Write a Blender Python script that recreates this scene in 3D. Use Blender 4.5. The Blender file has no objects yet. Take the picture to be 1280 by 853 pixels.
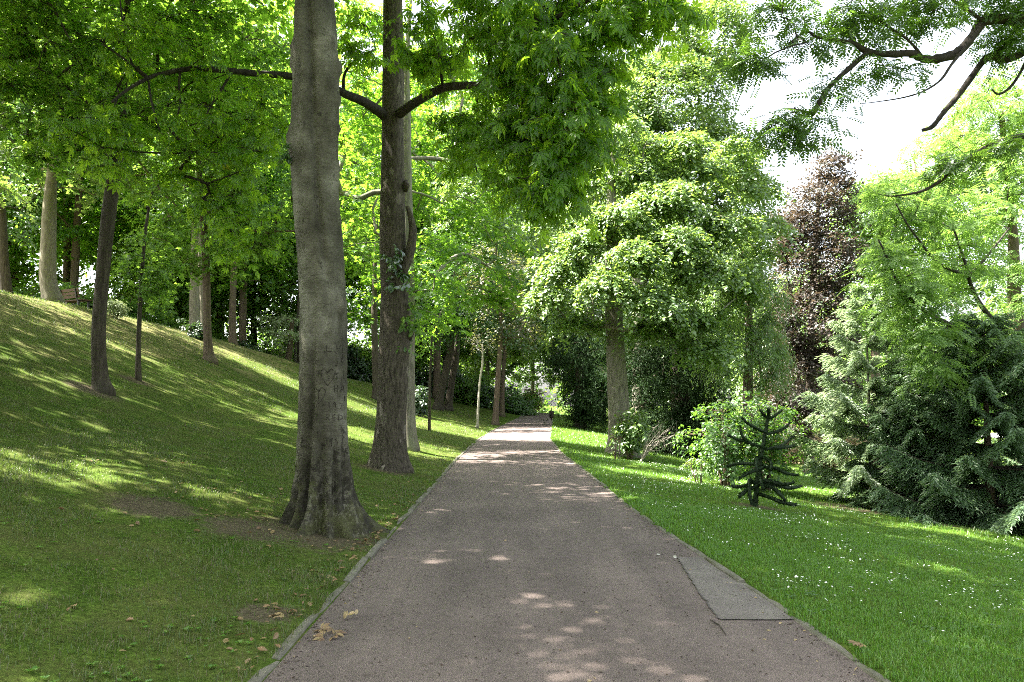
import bpy, math, random
import numpy as np
from math import radians, sin, cos, pi

SC = bpy.context.scene
COL = SC.collection
rng = np.random.default_rng(7)

# ------------------------------------------------------------------ camera model
F_PX, CX, CY = 960.0, 640.0, 426.5
CAM_H = 1.6
PITCH = math.atan(69.5 / F_PX)
CAM = np.array([0.0, 0.0, CAM_H])
_f = np.array([0, cos(PITCH), sin(PITCH)])
_u = np.array([0, -sin(PITCH), cos(PITCH)])
_r = np.array([1.0, 0, 0])

def W(px, py, Y):
    """world point seen at photograph pixel (px,py) at distance Y along +y"""
    d = _f * F_PX + _r * (px - CX) - _u * (py - CY)
    return CAM + d * (Y / d[1])

def mpp(Y):
    return Y / F_PX

# ------------------------------------------------------------------ terrain
PYL = np.array([-20, 4.3, 13.6, 19.9, 28.4, 34, 45, 59, 67, 75, 82, 90, 110])
PXL = np.array([-1.41, -1.41, -1.38, -1.39, -1.24, -1.03, -.35, .55, 1.0, 0.6, -1.6, -5.5, -18])
PYR = np.array([-20, 4.3, 6.45, 8.68, 11.3, 16.5, 21.6, 29, 40, 53, 67, 75, 82, 90, 110])
PXR = np.array([2.08, 2.08, 1.99, 1.83, 1.69, 1.55, 1.40, 1.40, 2.0, 2.76, 3.45, 3.3, 1.4, -2.5, -14])
HY = np.array([-30, 20, 27, 36, 38, 40, 42, 44, 50, 60, 80, 140, 400])
HZ = np.array([4.6, 4.9, 5.0, 4.7, 4.3, 3.75, 3.2, 2.8, 2.3, 2.0, 1.6, 1.6, 1.6])

def xl(y): return np.interp(y, PYL, PXL)
def xr(y): return np.interp(y, PYR, PXR)

def zt(x, y):
    x = np.asarray(x, float); y = np.asarray(y, float)
    d = xl(y) - x
    e = x - xr(y)
    dl = np.maximum(d, 0)
    up = np.where(dl < 5, .22 * dl, 1.1 + .40 * (dl - 5))
    up = up - .22 * np.minimum(dl, .5) * .55
    H = np.interp(y, HY, HZ)
    k = .35
    h = np.clip(.5 + .5 * (H - up) / k, 0, 1)
    left = H * (1 - h) + up * h - k * h * (1 - h)
    left = np.where(dl > 0, left, 0)
    er = np.maximum(e, 0)
    dn = -.13 * np.minimum(er, 9) - .05 * np.clip(er - 9, 0, 10)
    dn = dn + .04 * np.minimum(er, .3)
    right = np.where(er > 0, dn, 0)
    wob = .035 * np.sin(x * .9 + .7 * y) * np.sin(y * .63 - .4 * x) + .02 * np.sin(2.3 * x + 1.1) * np.sin(1.9 * y)
    w = np.clip((np.maximum(dl, er) - .15) / 1.5, 0, 1)
    on = np.where((dl <= 0) & (er <= 0), -.03, .028 * np.clip(np.maximum(dl, er) / .1, 0, 1))
    return left + right + wob * w + on

def G(px, Y, py=None):
    """point on the terrain along image column px at distance Y"""
    p = W(px, 496 if py is None else py, Y)
    return np.array([p[0], Y, float(zt(p[0], Y))])

# ------------------------------------------------------------------ mesh building
def nrm(v):
    return v / np.maximum(np.linalg.norm(v, axis=-1, keepdims=True), 1e-9)

class MB:
    def __init__(self):
        self.V = []; self.T = []; self.Q = []; self.n = 0
    def add(self, V, T=None, Q=None):
        V = np.asarray(V, float).reshape(-1, 3)
        if T is not None and len(T): self.T.append(np.asarray(T, int).reshape(-1, 3) + self.n)
        if Q is not None and len(Q): self.Q.append(np.asarray(Q, int).reshape(-1, 4) + self.n)
        self.V.append(V); self.n += len(V)
    def tube(self, pts, rad, sides=8, cap=True, fn=None):
        pts = np.asarray(pts, float); rad = np.broadcast_to(np.asarray(rad, float), (len(pts),))
        k = len(pts)
        tan = nrm(np.gradient(pts, axis=0))
        ref = np.array([1.0, 0, 0]) if abs(tan[0][0]) < .8 else np.array([0, 1.0, 0])
        n0 = nrm(ref - tan[0] * ref.dot(tan[0]))
        V = []
        a = np.arange(sides) * 2 * pi / sides
        for i in range(k):
            n0 = nrm(n0 - tan[i] * n0.dot(tan[i]))
            b = np.cross(tan[i], n0)
            r = rad[i] if fn is None else rad[i] * fn(a, i)
            V.append(pts[i] + (np.cos(a) * r)[:, None] * n0 + (np.sin(a) * r)[:, None] * b)
        V = np.concatenate(V)
        i, j = np.meshgrid(np.arange(k - 1), np.arange(sides), indexing='ij')
        j2 = (j + 1) % sides
        Q = np.stack([i * sides + j, i * sides + j2, (i + 1) * sides + j2, (i + 1) * sides + j], -1).reshape(-1, 4)
        T = []
        if cap:
            V = np.concatenate([V, pts[:1], pts[-1:]])
            c0, c1 = k * sides, k * sides + 1
            for s in range(sides):
                s2 = (s + 1) % sides
                T.append((c0, s2, s)); T.append((c1, (k - 1) * sides + s, (k - 1) * sides + s2))
        self.add(V, T, Q)
    def box(self, c, s, rz=0, rx=0):
        x, y, z = np.array(s) / 2
        V = np.array([(-x, -y, -z), (x, -y, -z), (x, y, -z), (-x, y, -z), (-x, -y, z), (x, -y, z), (x, y, z), (-x, y, z)])
        if rx:
            V = V @ np.array([[1, 0, 0], [0, cos(rx), sin(rx)], [0, -sin(rx), cos(rx)]])
        V = V @ np.array([[cos(rz), sin(rz), 0], [-sin(rz), cos(rz), 0], [0, 0, 1]]) + np.array(c)
        self.add(V, None, [(0, 3, 2, 1), (4, 5, 6, 7), (0, 1, 5, 4), (1, 2, 6, 5), (2, 3, 7, 6), (3, 0, 4, 7)])
    def mesh(self, name, smooth=True):
        V = np.concatenate(self.V) if self.V else np.zeros((0, 3))
        T = np.concatenate(self.T) if self.T else np.zeros((0, 3), int)
        Q = np.concatenate(self.Q) if self.Q else np.zeros((0, 4), int)
        me = bpy.data.meshes.new(name)
        me.vertices.add(len(V)); me.vertices.foreach_set('co', V.astype(np.float32).ravel())
        nl = T.size + Q.size
        me.loops.add(nl)
        me.loops.foreach_set('vertex_index', np.concatenate([T.ravel(), Q.ravel()]).astype(np.int32))
        me.polygons.add(len(T) + len(Q))
        st = np.concatenate([np.arange(len(T)) * 3, T.size + np.arange(len(Q)) * 4]).astype(np.int32)
        me.polygons.foreach_set('loop_start', st)
        me.polygons.foreach_set('use_smooth', np.full(len(T) + len(Q), smooth))
        me.update(calc_edges=True)
        return me
    def build(self, name, mat, parent=None, smooth=True):
        me = self.mesh(name, smooth)
        me.materials.append(mat)
        o = bpy.data.objects.new(name, me)
        COL.objects.link(o)
        if parent is not None: o.parent = parent
        return o

def tag(o, label=None, cat=None, group=None, kind=None):
    if label: o['label'] = label
    if cat: o['category'] = cat
    if group: o['group'] = group
    if kind: o['kind'] = kind
    return o

def empty(name, loc, rz=0):
    o = bpy.data.objects.new(name, None)
    o.location = [float(v) for v in loc]; o.rotation_euler = (0, 0, rz)
    COL.objects.link(o)
    return o

def copy_tree(root, loc, rz=0, sc=1.0, label=None, group=None):
    r = root.copy(); COL.objects.link(r)
    r.location = [float(v) for v in loc]; r.rotation_euler = (0, 0, rz); r.scale = (sc, sc, sc)
    if label: r['label'] = label
    if group: r['group'] = group
    for ch in list(root.children):
        c = ch.copy(); COL.objects.link(c); c.parent = r
        for g in ch.children:
            d = g.copy(); COL.objects.link(d); d.parent = c
    return r

# ------------------------------------------------------------------ materials
class NT:
    def __init__(self, name):
        self.m = bpy.data.materials.new(name); self.m.use_nodes = True
        self.t = self.m.node_tree; self.t.nodes.clear()
        self.out = self.n('ShaderNodeOutputMaterial')
    def n(self, typ, **kw):
        nd = self.t.nodes.new(typ)
        for k, v in kw.items():
            if k.startswith('i_'):
                key = k[2:].replace('_', ' ')
                if key.isdigit(): key = int(key)
                nd.inputs[key].default_value = v
            else: setattr(nd, k, v)
        return nd
    def l(self, a, ao, b, bi):
        self.t.links.new(a.outputs[ao], b.inputs[bi])
    def ramp(self, stops, interp='LINEAR'):
        r = self.n('ShaderNodeValToRGB'); cr = r.color_ramp; cr.interpolation = interp
        while len(cr.elements) < len(stops): cr.elements.new(.5)
        for e, (p, c) in zip(cr.elements, stops):
            e.position = p; e.color = (*c, 1) if len(c) == 3 else c
        return r
    def noise(self, scale, detail=4, rough=.6, vec=None, dim=None):
        n = self.n('ShaderNodeTexNoise'); n.inputs['Scale'].default_value = scale
        n.inputs['Detail'].default_value = detail; n.inputs['Roughness'].default_value = rough
        if vec is not None: self.t.links.new(vec, n.inputs['Vector'])
        return n
    def mix(self, fac, a, b, blend='MIX'):
        m = self.n('ShaderNodeMix', data_type='RGBA', blend_type=blend)
        for idx, v in ((0, fac), (6, a), (7, b)):
            if isinstance(v, (int, float)): m.inputs[idx].default_value = v
            elif isinstance(v, tuple): m.inputs[idx].default_value = (*v, 1)
            else: self.t.links.new(v, m.inputs[idx])
        return m.outputs[2]
    def math(self, op, a, b=0.0, clamp=False):
        m = self.n('ShaderNodeMath', operation=op); m.use_clamp = clamp
        for idx, v in ((0, a), (1, b)):
            if isinstance(v, (int, float)): m.inputs[idx].default_value = v
            else: self.t.links.new(v, m.inputs[idx])
        return m.outputs[0]
    def coords(self, which='Object', scale=(1, 1, 1)):
        tc = self.n('ShaderNodeTexCoord')
        mp = self.n('ShaderNodeMapping'); mp.inputs['Scale'].default_value = scale
        self.t.links.new(tc.outputs[which], mp.inputs['Vector'])
        return mp.outputs['Vector']
    def finish(self, color, rough=.8, bump=None, bs=.3, bd=.02, spec=.3):
        p = self.n('ShaderNodeBsdfPrincipled')
        if isinstance(color, tuple): p.inputs['Base Color'].default_value = (*color, 1)
        else: self.t.links.new(color, p.inputs['Base Color'])
        p.inputs['Roughness'].default_value = rough
        p.inputs['Specular IOR Level'].default_value = spec
        if bump is not None:
            b = self.n('ShaderNodeBump'); b.inputs['Strength'].default_value = bs; b.inputs['Distance'].default_value = bd
            self.t.links.new(bump, b.inputs['Height']); self.t.links.new(b.outputs[0], p.inputs['Normal'])
        self.t.links.new(p.outputs[0], self.out.inputs['Surface'])
        return self.m

def leaf_mat(name, cols, trans, tfac=.45, gloss=.05, rough=.45, var=1.0, patch=None):
    """cols: reflected leaf colours picked per leaf; trans: colour of light shining through the blade"""
    k = NT(name)
    geo = k.n('ShaderNodeNewGeometry')
    st = [(i / max(len(cols) - 1, 1), c) for i, c in enumerate(cols)]
    rp = k.ramp(st); k.t.links.new(geo.outputs['Random Per Island'], rp.inputs['Fac'])
    col = rp.outputs['Color']
    if patch:
        nz = k.noise(patch[0], 2, .5, k.coords('Object'))
        r2 = k.ramp([(patch[2], (0, 0, 0)), (patch[3], (1, 1, 1))]); k.l(nz, 'Fac', r2, 'Fac')
        col = k.mix(r2.outputs[0], col, patch[1])
    dif = k.n('ShaderNodeBsdfDiffuse'); k.t.links.new(col, dif.inputs['Color'])
    # light through the leaf: same variation, shifted to yellow green
    tr = k.n('ShaderNodeBsdfTranslucent')
    tc = k.ramp([(0, tuple(c * .75 for c in trans)), (1, tuple(min(c * 1.2, 1) for c in trans))])
    k.t.links.new(geo.outputs['Random Per Island'], tc.inputs['Fac'])
    k.t.links.new(tc.outputs[0], tr.inputs['Color'])
    ms = k.n('ShaderNodeMixShader'); ms.inputs[0].default_value = tfac
    k.l(dif, 0, ms, 1); k.l(tr, 0, ms, 2)
    gl = k.n('ShaderNodeBsdfGlossy'); gl.inputs['Roughness'].default_value = rough
    gl.inputs['Color'].default_value = (1, 1, 1, 1)
    m2 = k.n('ShaderNodeMixShader'); m2.inputs[0].default_value = gloss
    k.l(ms, 0, m2, 1); k.l(gl, 0, m2, 2)
    k.t.links.new(m2.outputs[0], k.out.inputs['Surface'])
    return k.m

def bark_mat(name, c1, c2, c3=None, stretch=(6, 6, 1.2), bump=.5, bd=.02, scale=3.0, moss=None, moss_h=1.0):
    k = NT(name)
    v = k.coords('Object', stretch)
    n1 = k.noise(scale, 6, .65, v)
    n2 = k.noise(scale * .35, 3, .6, k.coords('Object', (1, 1, .6)))
    rp = k.ramp([(.34, c1), (.66, c2)]); k.l(n1, 'Fac', rp, 'Fac')
    col = rp.outputs[0]
    if c3:
        r2 = k.ramp([(.48, (0, 0, 0)), (.62, (1, 1, 1))]); k.l(n2, 'Fac', r2, 'Fac')
        col = k.mix(r2.outputs[0], col, c3)
    if moss:
        tc = k.n('ShaderNodeTexCoord'); sp = k.n('ShaderNodeSeparateXYZ'); k.l(tc, 'Object', sp, 0)
        mr = k.n('ShaderNodeMapRange'); k.l(sp, 'Z', mr, 0)
        mr.inputs[1].default_value = 0; mr.inputs[2].default_value = moss_h; mr.inputs[3].default_value = .9; mr.inputs[4].default_value = 0
        n3 = k.noise(5, 5, .7, k.coords('Object'))
        f = k.math('MULTIPLY', mr.outputs[0], n3.outputs[0]); f = k.math('MULTIPLY', f, 1.5, True)
        col = k.mix(f, col, moss)
    return k.finish(col, .85, n1.outputs['Fac'], bump, bd, .15)

M = {}
M['bark_grey'] = bark_mat('bark_grey', (.10, .09, .07), (.25, .225, .18), (.16, .16, .11))
M['bark_dark'] = bark_mat('bark_dark', (.028, .022, .016), (.095, .078, .058), (.06, .052, .038), stretch=(7, 7, 1.0), bump=.9, bd=.03)
M['bark_brown'] = bark_mat('bark_brown', (.07, .05, .037), (.17, .125, .09), (.11, .09, .06))
M['bark_pale'] = bark_mat('bark_pale', (.13, .112, .085), (.26, .23, .18), (.17, .155, .10))
M['bark_white'] = bark_mat('bark_white', (.24, .22, .18), (.42, .39, .33), (.2, .18, .14), stretch=(2, 2, 6))
M['twig_dry'] = bark_mat('twig_dry', (.22, .19, .16), (.42, .37, .32))
M['branch_black'] = bark_mat('branch_black', (.022, .019, .016), (.06, .05, .042), bump=.7)

# flaking bark of the second tree
def flaking():
    k = NT('bark_flaking')
    v = k.coords('Object', (5, 5, 1.3))
    n1 = k.noise(5.5, 7, .75, v)
    vo = k.n('ShaderNodeTexVoronoi'); vo.inputs['Scale'].default_value = 1.9
    vv = k.coords('Object', (6, 6, 2.6))
    nz = k.noise(2.0, 3, .6, vv)
    va = k.n('ShaderNodeVectorMath', operation='ADD'); k.t.links.new(vv, va.inputs[0]); k.l(nz, 'Color', va.inputs[1].node, 1)
    k.l(va, 0, vo, 'Vector')
    rp = k.ramp([(.36, (.022, .018, .013)), (.64, (.125, .105, .078))]); k.l(n1, 'Fac', rp, 'Fac')
    r2 = k.ramp([(.86, (0, 0, 0)), (.9, (1, 1, 1))]); k.l(vo, 'Color', r2, 'Fac')
    col = k.mix(r2.outputs[0], rp.outputs[0], (.22, .19, .15))
    h = k.math('ADD', n1.outputs[0], k.math('MULTIPLY', r2.outputs[0], -.25))
    return k.finish(col, .85, h, .9, .035, .15)
M['bark_flaking'] = flaking()

def beech_bark():
    k = NT('bark_beech')
    v = k.coords('Object', (1.2, 1.2, 1.0))
    n1 = k.noise(2.2, 5, .6, v)
    rp = k.ramp([(.30, (.045, .041, .029)), (.48, (.092, .085, .062)), (.68, (.19, .177, .14))]); k.l(n1, 'Fac', rp, 'Fac')
    col = rp.outputs[0]
    # fine lenticel lines running round the stem
    n2 = k.noise(9, 4, .7, k.coords('Object', (1.0, 1.0, 9.0)))
    r2 = k.ramp([(.6, (0, 0, 0)), (.7, (1, 1, 1))]); k.l(n2, 'Fac', r2, 'Fac')
    f2 = k.math('MULTIPLY', r2.outputs[0], .5)
    col = k.mix(f2, col, (.06, .055, .04))
    # blackish lichen and scars, denser to the foot
    n3 = k.noise(13, 6, .75, k.coords('Object', (1, 1, .75)))
    tc = k.n('ShaderNodeTexCoord'); sp = k.n('ShaderNodeSeparateXYZ'); k.l(tc, 'Object', sp, 0)
    mr = k.n('ShaderNodeMapRange'); k.l(sp, 'Z', mr, 0)
    mr.inputs[1].default_value = .1; mr.inputs[2].default_value = 1.5; mr.inputs[3].default_value = .16; mr.inputs[4].default_value = -.03
    s = k.math('ADD', n3.outputs[0], mr.outputs[0])
    r3 = k.ramp([(.57, (0, 0, 0)), (.62, (1, 1, 1))]); k.t.links.new(s, r3.inputs[0])
    col = k.mix(k.math('MULTIPLY', r3.outputs[0], .88), col, (.028, .025, .017))
    # moss low down
    n4 = k.noise(4, 5, .7, k.coords('Object'))
    mr2 = k.n('ShaderNodeMapRange'); k.l(sp, 'Z', mr2, 0)
    mr2.inputs[1].default_value = .0; mr2.inputs[2].default_value = 1.3; mr2.inputs[3].default_value = .16; mr2.inputs[4].default_value = -.12
    s2 = k.math('ADD', n4.outputs[0], mr2.outputs[0])
    r4 = k.ramp([(.58, (0, 0, 0)), (.70, (1, 1, 1))]); k.t.links.new(s2, r4.inputs[0])
    col = k.mix(k.math('MULTIPLY', r4.outputs[0], .45), col, (.09, .095, .028))
    # thin dark growth lines round the stem and big weathered patches
    nl = k.noise(4.0, 3, .6, k.coords('Object', (.5, .5, 11.0))); rl = k.ramp([(.575, (0, 0, 0)), (.60, (1, 1, 1)), (.63, (0, 0, 0))]); k.l(nl, 'Fac', rl, 'Fac')
    col = k.mix(k.math('MULTIPLY', rl.outputs[0], .6), col, (.04, .034, .022))
    nb_ = k.noise(1.1, 4, .65, k.coords('Object', (1.6, 1.6, .8))); rb_ = k.ramp([(.40, (.62, .60, .54)), (.58, (1.12, 1.12, 1.12))]); k.l(nb_, 'Fac', rb_, 'Fac')
    col = k.mix(.9, col, rb_.outputs[0], 'MULTIPLY')
    # scabby speckle and small dark eyes over the whole stem
    n9 = k.noise(34, 5, .8, k.coords('Object', (1, 1, 1.4))); r9 = k.ramp([(.36, (.60, .58, .55)), (.50, (1, 1, 1)), (.68, (1.15, 1.15, 1.12))]); k.l(n9, 'Fac', r9, 'Fac')
    col = k.mix(.8, col, r9.outputs[0], 'MULTIPLY')
    vo = k.n('ShaderNodeTexVoronoi'); vo.inputs['Scale'].default_value = 5.5; k.t.links.new(k.coords('Object', (1, 1, .8)), vo.inputs['Vector'])
    rv = k.ramp([(.05, (1, 1, 1)), (.11, (0, 0, 0))]); k.l(vo, 'Distance', rv, 'Fac')
    col = k.mix(k.math('MULTIPLY', rv.outputs[0], .7), col, (.035, .03, .02))
    h = k.math('ADD', k.math('MULTIPLY', n2.outputs[0], .5), k.math('ADD', k.math('MULTIPLY', n3.outputs[0], .8), k.math('MULTIPLY', n9.outputs[0], .6)))
    return k.finish(col, .75, h, .7, .025, .2)
M['bark_beech'] = beech_bark()

def simple(name, c1, c2, scale=20, rough=.8, bump=.2, bd=.01, metal=0):
    k = NT(name)
    n = k.noise(scale, 5, .6, k.coords('Object'))
    rp = k.ramp([(.3, c1), (.7, c2)]); k.l(n, 'Fac', rp, 'Fac')
    return k.finish(rp.outputs[0], rough, n.outputs[0], bump, bd)
M['carve'] = simple('carved_scar', (.010, .008, .005), (.035, .028, .018), 60)
M['wood_dark'] = simple('bench_wood', (.06, .035, .02), (.12, .07, .045), 15)
M['metal_black'] = simple('black_metal', (.012, .012, .012), (.03, .028, .026), 30, .5)
M['stone_pale'] = simple('pale_stone', (.42, .4, .36), (.6, .58, .53), 8)
M['metal_bin'] = simple('bin_metal', (.022, .014, .012), (.05, .032, .028), 25, .55)

def grass_ground():
    k = NT('lawn_ground')
    v = k.coords('Object')
    n1 = k.noise(.35, 4, .6, v)
    n2 = k.noise(2.5, 6, .7, v)
    n3 = k.noise(28, 4, .7, v)
    rp = k.ramp([(.3, (.038, .068, .010)), (.52, (.062, .104, .016)), (.75, (.10, .132, .028))]); k.l(n2, 'Fac', rp, 'Fac')
    col = rp.outputs[0]
    rb = k.ramp([(.36, (.30, .29, .24)), (.64, (1.35, 1.33, 1.25))]); k.l(n3, 'Fac', rb, 'Fac')
    col = k.mix(.8, col, rb.outputs[0], 'MULTIPLY')
    # dry thin turf on the top of the bank and in patches
    sp = k.n('ShaderNodeSeparateXYZ'); k.t.links.new(v, sp.inputs[0])
    mr = k.n('ShaderNodeMapRange'); k.l(sp, 'Z', mr, 0)
    mr.inputs[1].default_value = 1.7; mr.inputs[2].default_value = 3.6; mr.inputs[3].default_value = -.12; mr.inputs[4].default_value = .17
    n4 = k.noise(.9, 5, .65, v)
    s = k.math('ADD', n4.outputs[0], mr.outputs[0])
    rd = k.ramp([(.5, (0, 0, 0)), (.68, (1, 1, 1))]); k.t.links.new(s, rd.inputs[0])
    # only left of the path
    lf = k.math('LESS_THAN', sp.outputs['X'], -1.3)
    col = k.mix(k.math('MULTIPLY', k.math('MULTIPLY', rd.outputs[0], lf), .75), col, (.15, .135, .06))
    n6 = k.noise(1.3, 6, .7, v)
    r6 = k.ramp([(.42, (0, 0, 0)), (.62, (1, 1, 1))]); k.l(n6, 'Fac', r6, 'Fac')
    col = k.mix(k.math('MULTIPLY', k.math('MULTIPLY', r6.outputs[0], lf), .48), col, (.094, .084, .034))
    # trodden soil round the trunks and in bare spots
    tot = None
    for (bx, by, rr) in SOIL:
        vm = k.n('ShaderNodeVectorMath', operation='DISTANCE')
        cb = k.n('ShaderNodeCombineXYZ'); k.l(sp, 'X', cb, 0); k.l(sp, 'Y', cb, 1)
        k.l(cb, 0, vm, 0); vm.inputs[1].default_value = (bx, by, 0)
        a = k.math('SUBTRACT', 1.0, k.math('DIVIDE', vm.outputs['Value'], rr), True)
        tot = a if tot is None else k.math('MAXIMUM', tot, a)
    nn = k.noise(8.5, 7, .8, v)
    s2 = k.math('ADD', k.math('MULTIPLY', tot, .75), k.math('SUBTRACT', nn.outputs[0], .42))
    rs = k.ramp([(.34, (0, 0, 0)), (.54, (1, 1, 1))]); k.t.links.new(s2, rs.inputs[0])
    soil = k.ramp([(.3, (.05, .038, .027)), (.7, (.125, .095, .07))]); k.l(n3, 'Fac', soil, 'Fac')
    col = k.mix(k.math('MULTIPLY', rs.outputs[0], .85), col, soil.outputs[0])
    return k.finish(col, .95, n3.outputs[0], .6, .03, .05)

# ------------------------------------------------------------------ leaf templates
def T_leaf4(w=.26):
    return (np.array([(0, 0, 0), (.45, w, .07), (1, 0, -.08), (.45, -w, .07)]), np.array([(0, 2, 1), (0, 3, 2)]))
def T_leaf6(w=.26):
    V = np.array([(0, 0, 0), (.3, w * .9, .06), (.68, w, .02), (1, 0, -.14), (.68, -w, .02), (.3, -w * .9, .06), (.5, 0, -.02)])
    return V, np.array([(0, 6, 1), (1, 6, 2), (2, 6, 3), (3, 6, 4), (4, 6, 5), (5, 6, 0)])
def T_palm(angs, lens, w, droop=.28):
    V = []; T = []
    for a, L in zip(angs, lens):
        a = radians(a); c, s = cos(a), sin(a); b = len(V)
        loc = [(.04, 0, 0), (.62, w, .05), (1, 0, 0), (.62, -w, .05), (.55, 0, -.015)]
        for x, y, z in loc:
            x *= L; y *= L
            r = math.hypot(x, y)
            V.append((x * c - y * s, x * s + y * c, z * L - droop * r * r))
        T += [(b, b + 4, b + 1), (b + 1, b + 4, b + 2), (b + 2, b + 4, b + 3), (b + 3, b + 4, b)]
    return np.array(V), np.array(T)
def T_pinnate(n=6, L=.3, w=.42, droop=.15):
    V = []; T = []
    for i in range(n):
        x0 = .12 + .82 * i / (n - 1)
        for sd in (-1, 1):
            b = len(V)
            a = sd * radians(68 - 20 * i / n)
            for lx, ly, lz in [(0, 0, 0), (.5, w / 2, .06), (1, 0, -.1), (.5, -w / 2, .06)]:
                lx *= L; ly *= L
                x = x0 + lx * cos(a) - ly * sin(a); y = lx * sin(a) + ly * cos(a)
                V.append((x, y, lz * L - droop * x * x))
            T += [(b, b + 2, b + 1), (b, b + 3, b + 2)]
    return np.array(V), np.array(T)
L4 = T_leaf4(); L4N = T_leaf4(.13); L6 = T_leaf6(); L6N = T_leaf6(.17); NEED = T_leaf4(.075)
CHEST = T_palm([-112, -72, -35, 0, 35, 72, 112], [.55, .78, .95, 1, .95, .78, .55], .17, .5)
CHEST5 = T_palm([-80, -40, 0, 40, 80], [.7, .92, 1, .92, .7], .19)
MAPLE = T_palm([-105, -52, 0, 52, 105], [.55, .85, 1, .85, .55], .27, .18)
PINN = T_pinnate()
FAN = T_palm([-50, 0, 50], [.8, 1, .8], .2, .2)

def put_leaves(mb, tpl, P, A, N, S):
    V, T = tpl
    A = nrm(A); N = nrm(N - A * np.sum(A * N, -1, keepdims=True)); B = np.cross(N, A)
    X = P[:, None, :] + S[:, None, None] * (V[None, :, 0:1] * A[:, None, :] + V[None, :, 1:2] * B[:, None, :] + V[None, :, 2:3] * N[:, None, :])
    n, k = len(P), len(V)
    TT = (T[None] + (np.arange(n) * k)[:, None, None]).reshape(-1, 3)
    mb.add(X.reshape(-1, 3), TT)

def spray(rg, C, NR, R, ntw, nper, droop=.25, flat=.12, ldroop=.25, njit=.45, cone=0.0):
    """leaves along twigs that fan out from pad centres C with pad normals NR and radii R"""
    n = len(C)
    NR = nrm(NR)
    ref = np.where(np.abs(NR[:, 2:3]) < .9, np.array([[0, 0, 1.0]]), np.array([[1.0, 0, 0]]))
    U = nrm(np.cross(ref, NR)); Vv = np.cross(NR, U)
    th = rg.random((n, ntw)) * 2 * pi
    ph = rg.normal(0, .28, (n, ntw)) + cone
    D = (np.cos(th)[..., None] * U[:, None] + np.sin(th)[..., None] * Vv[:, None])
    D = D * np.cos(ph)[..., None] + NR[:, None] * np.sin(ph)[..., None]
    Lt = R[:, None] * (.6 + .6 * rg.random((n, ntw)))
    t = (np.arange(nper) + rg.random((n, ntw, nper))) / nper
    t = t ** .75
    r = t * Lt[..., None]
    P = C[:, None, None] + D[:, :, None] * r[..., None]
    P = P + NR[:, None, None] * (rg.normal(0, 1, r.shape) * (flat * R)[:, None, None])[..., None]
    P[..., 2] -= droop * r * r / np.maximum(R[:, None, None], .1)
    side = np.where(rg.random(r.shape) < .5, -1.0, 1.0)
    Sd = np.cross(np.broadcast_to(NR[:, None], D.shape), D)
    A = D[:, :, None] * .55 + Sd[:, :, None] * (side * .8)[..., None] + rg.normal(0, .3, P.shape)
    A[..., 2] -= ldroop
    N = NR[:, None, None] + rg.normal(0, njit, P.shape)
    tips = C[:, None] + D * Lt[..., None]
    tips[..., 2] -= droop * Lt ** 2 / np.maximum(R[:, None], .1)
    return P.reshape(-1, 3), A.reshape(-1, 3), N.reshape(-1, 3), tips

def sample_pads(rg, blobs, shell=.35):
    C = []; O = []
    for (cx, cy, cz, rx, ry, rz, n) in blobs:
        d = nrm(rg.normal(0, 1, (n, 3)))
        u = (shell + (1 - shell) * rg.random(n)) ** (1 / 2.2)
        C.append(np.array([cx, cy, cz]) + d * u[:, None] * np.array([rx, ry, rz]))
        O.append(d * u[:, None])
    return np.concatenate(C), np.concatenate(O)

def grow(mb, trunk, tr, pads, rtip=.008, rg=None, hmin=1.0, sides=5, maxr=.45, sag=.0):
    """branch tubes from the trunk polyline to every pad, each from the nearest wood already there"""
    trunk = np.asarray(trunk, float); tr = np.asarray(tr, float)
    seg = np.linalg.norm(np.diff(trunk, axis=0), axis=1); s = np.concatenate([[0], np.cumsum(seg)])
    m = max(int(s[-1] / .35), 4); q = np.linspace(0, s[-1], m)
    tp = np.stack([np.interp(q, s, trunk[:, i]) for i in range(3)], 1); trr = np.interp(q, s, tr)
    pos = [p for p in tp]; par = list(range(-1, m - 1)); wt = [0.0] * m; ist = [True] * m
    ok = [p[2] - tp[0][2] >= hmin for p in tp]
    order = np.argsort([np.min(np.linalg.norm(tp - p, axis=1)) for p in pads])
    chains = []
    for pi_ in order:
        p = pads[pi_]
        PA = np.array(pos)
        d = np.linalg.norm(PA - p, axis=1) + np.where(PA[:, 2] > p[2] + .15, (PA[:, 2] - p[2]) * 1.2, 0)
        d = d + np.where(np.array(ok), 0, 1e6)
        j = int(np.argmin(d)); a = PA[j]
        L = np.linalg.norm(p - a); k = max(3, int(L / .35))
        t = np.linspace(0, 1, k + 1)[1:, None]
        out = p - a; mid = a + out * .5 + np.array([0, 0, .16 * L - sag * L]) + rg.normal(0, .06 * L, 3)
        B = (1 - t) ** 2 * a + 2 * t * (1 - t) * mid + t * t * p
        idx = [j]
        for b in B:
            pos.append(b); par.append(idx[-1]); wt.append(0.0); ist.append(False); ok.append(True); idx.append(len(pos) - 1)
        wt[idx[-1]] += 1
        chains.append(idx)
    for i in range(len(pos) - 1, 0, -1):
        if par[i] >= 0: wt[par[i]] += wt[i]
    R = np.minimum(rtip * np.maximum(np.array(wt), 1) ** .48, maxr)
    for idx in chains:
        pts = np.array([pos[i] for i in idx]); r = R[idx]
        r[0] = r[1] if not ist[idx[0]] else min(r[1] * 1.15, trr[min(idx[0], m - 1)] * .8)
        mb.tube(pts, r, sides if r[0] > .02 else 4, cap=False)

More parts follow.
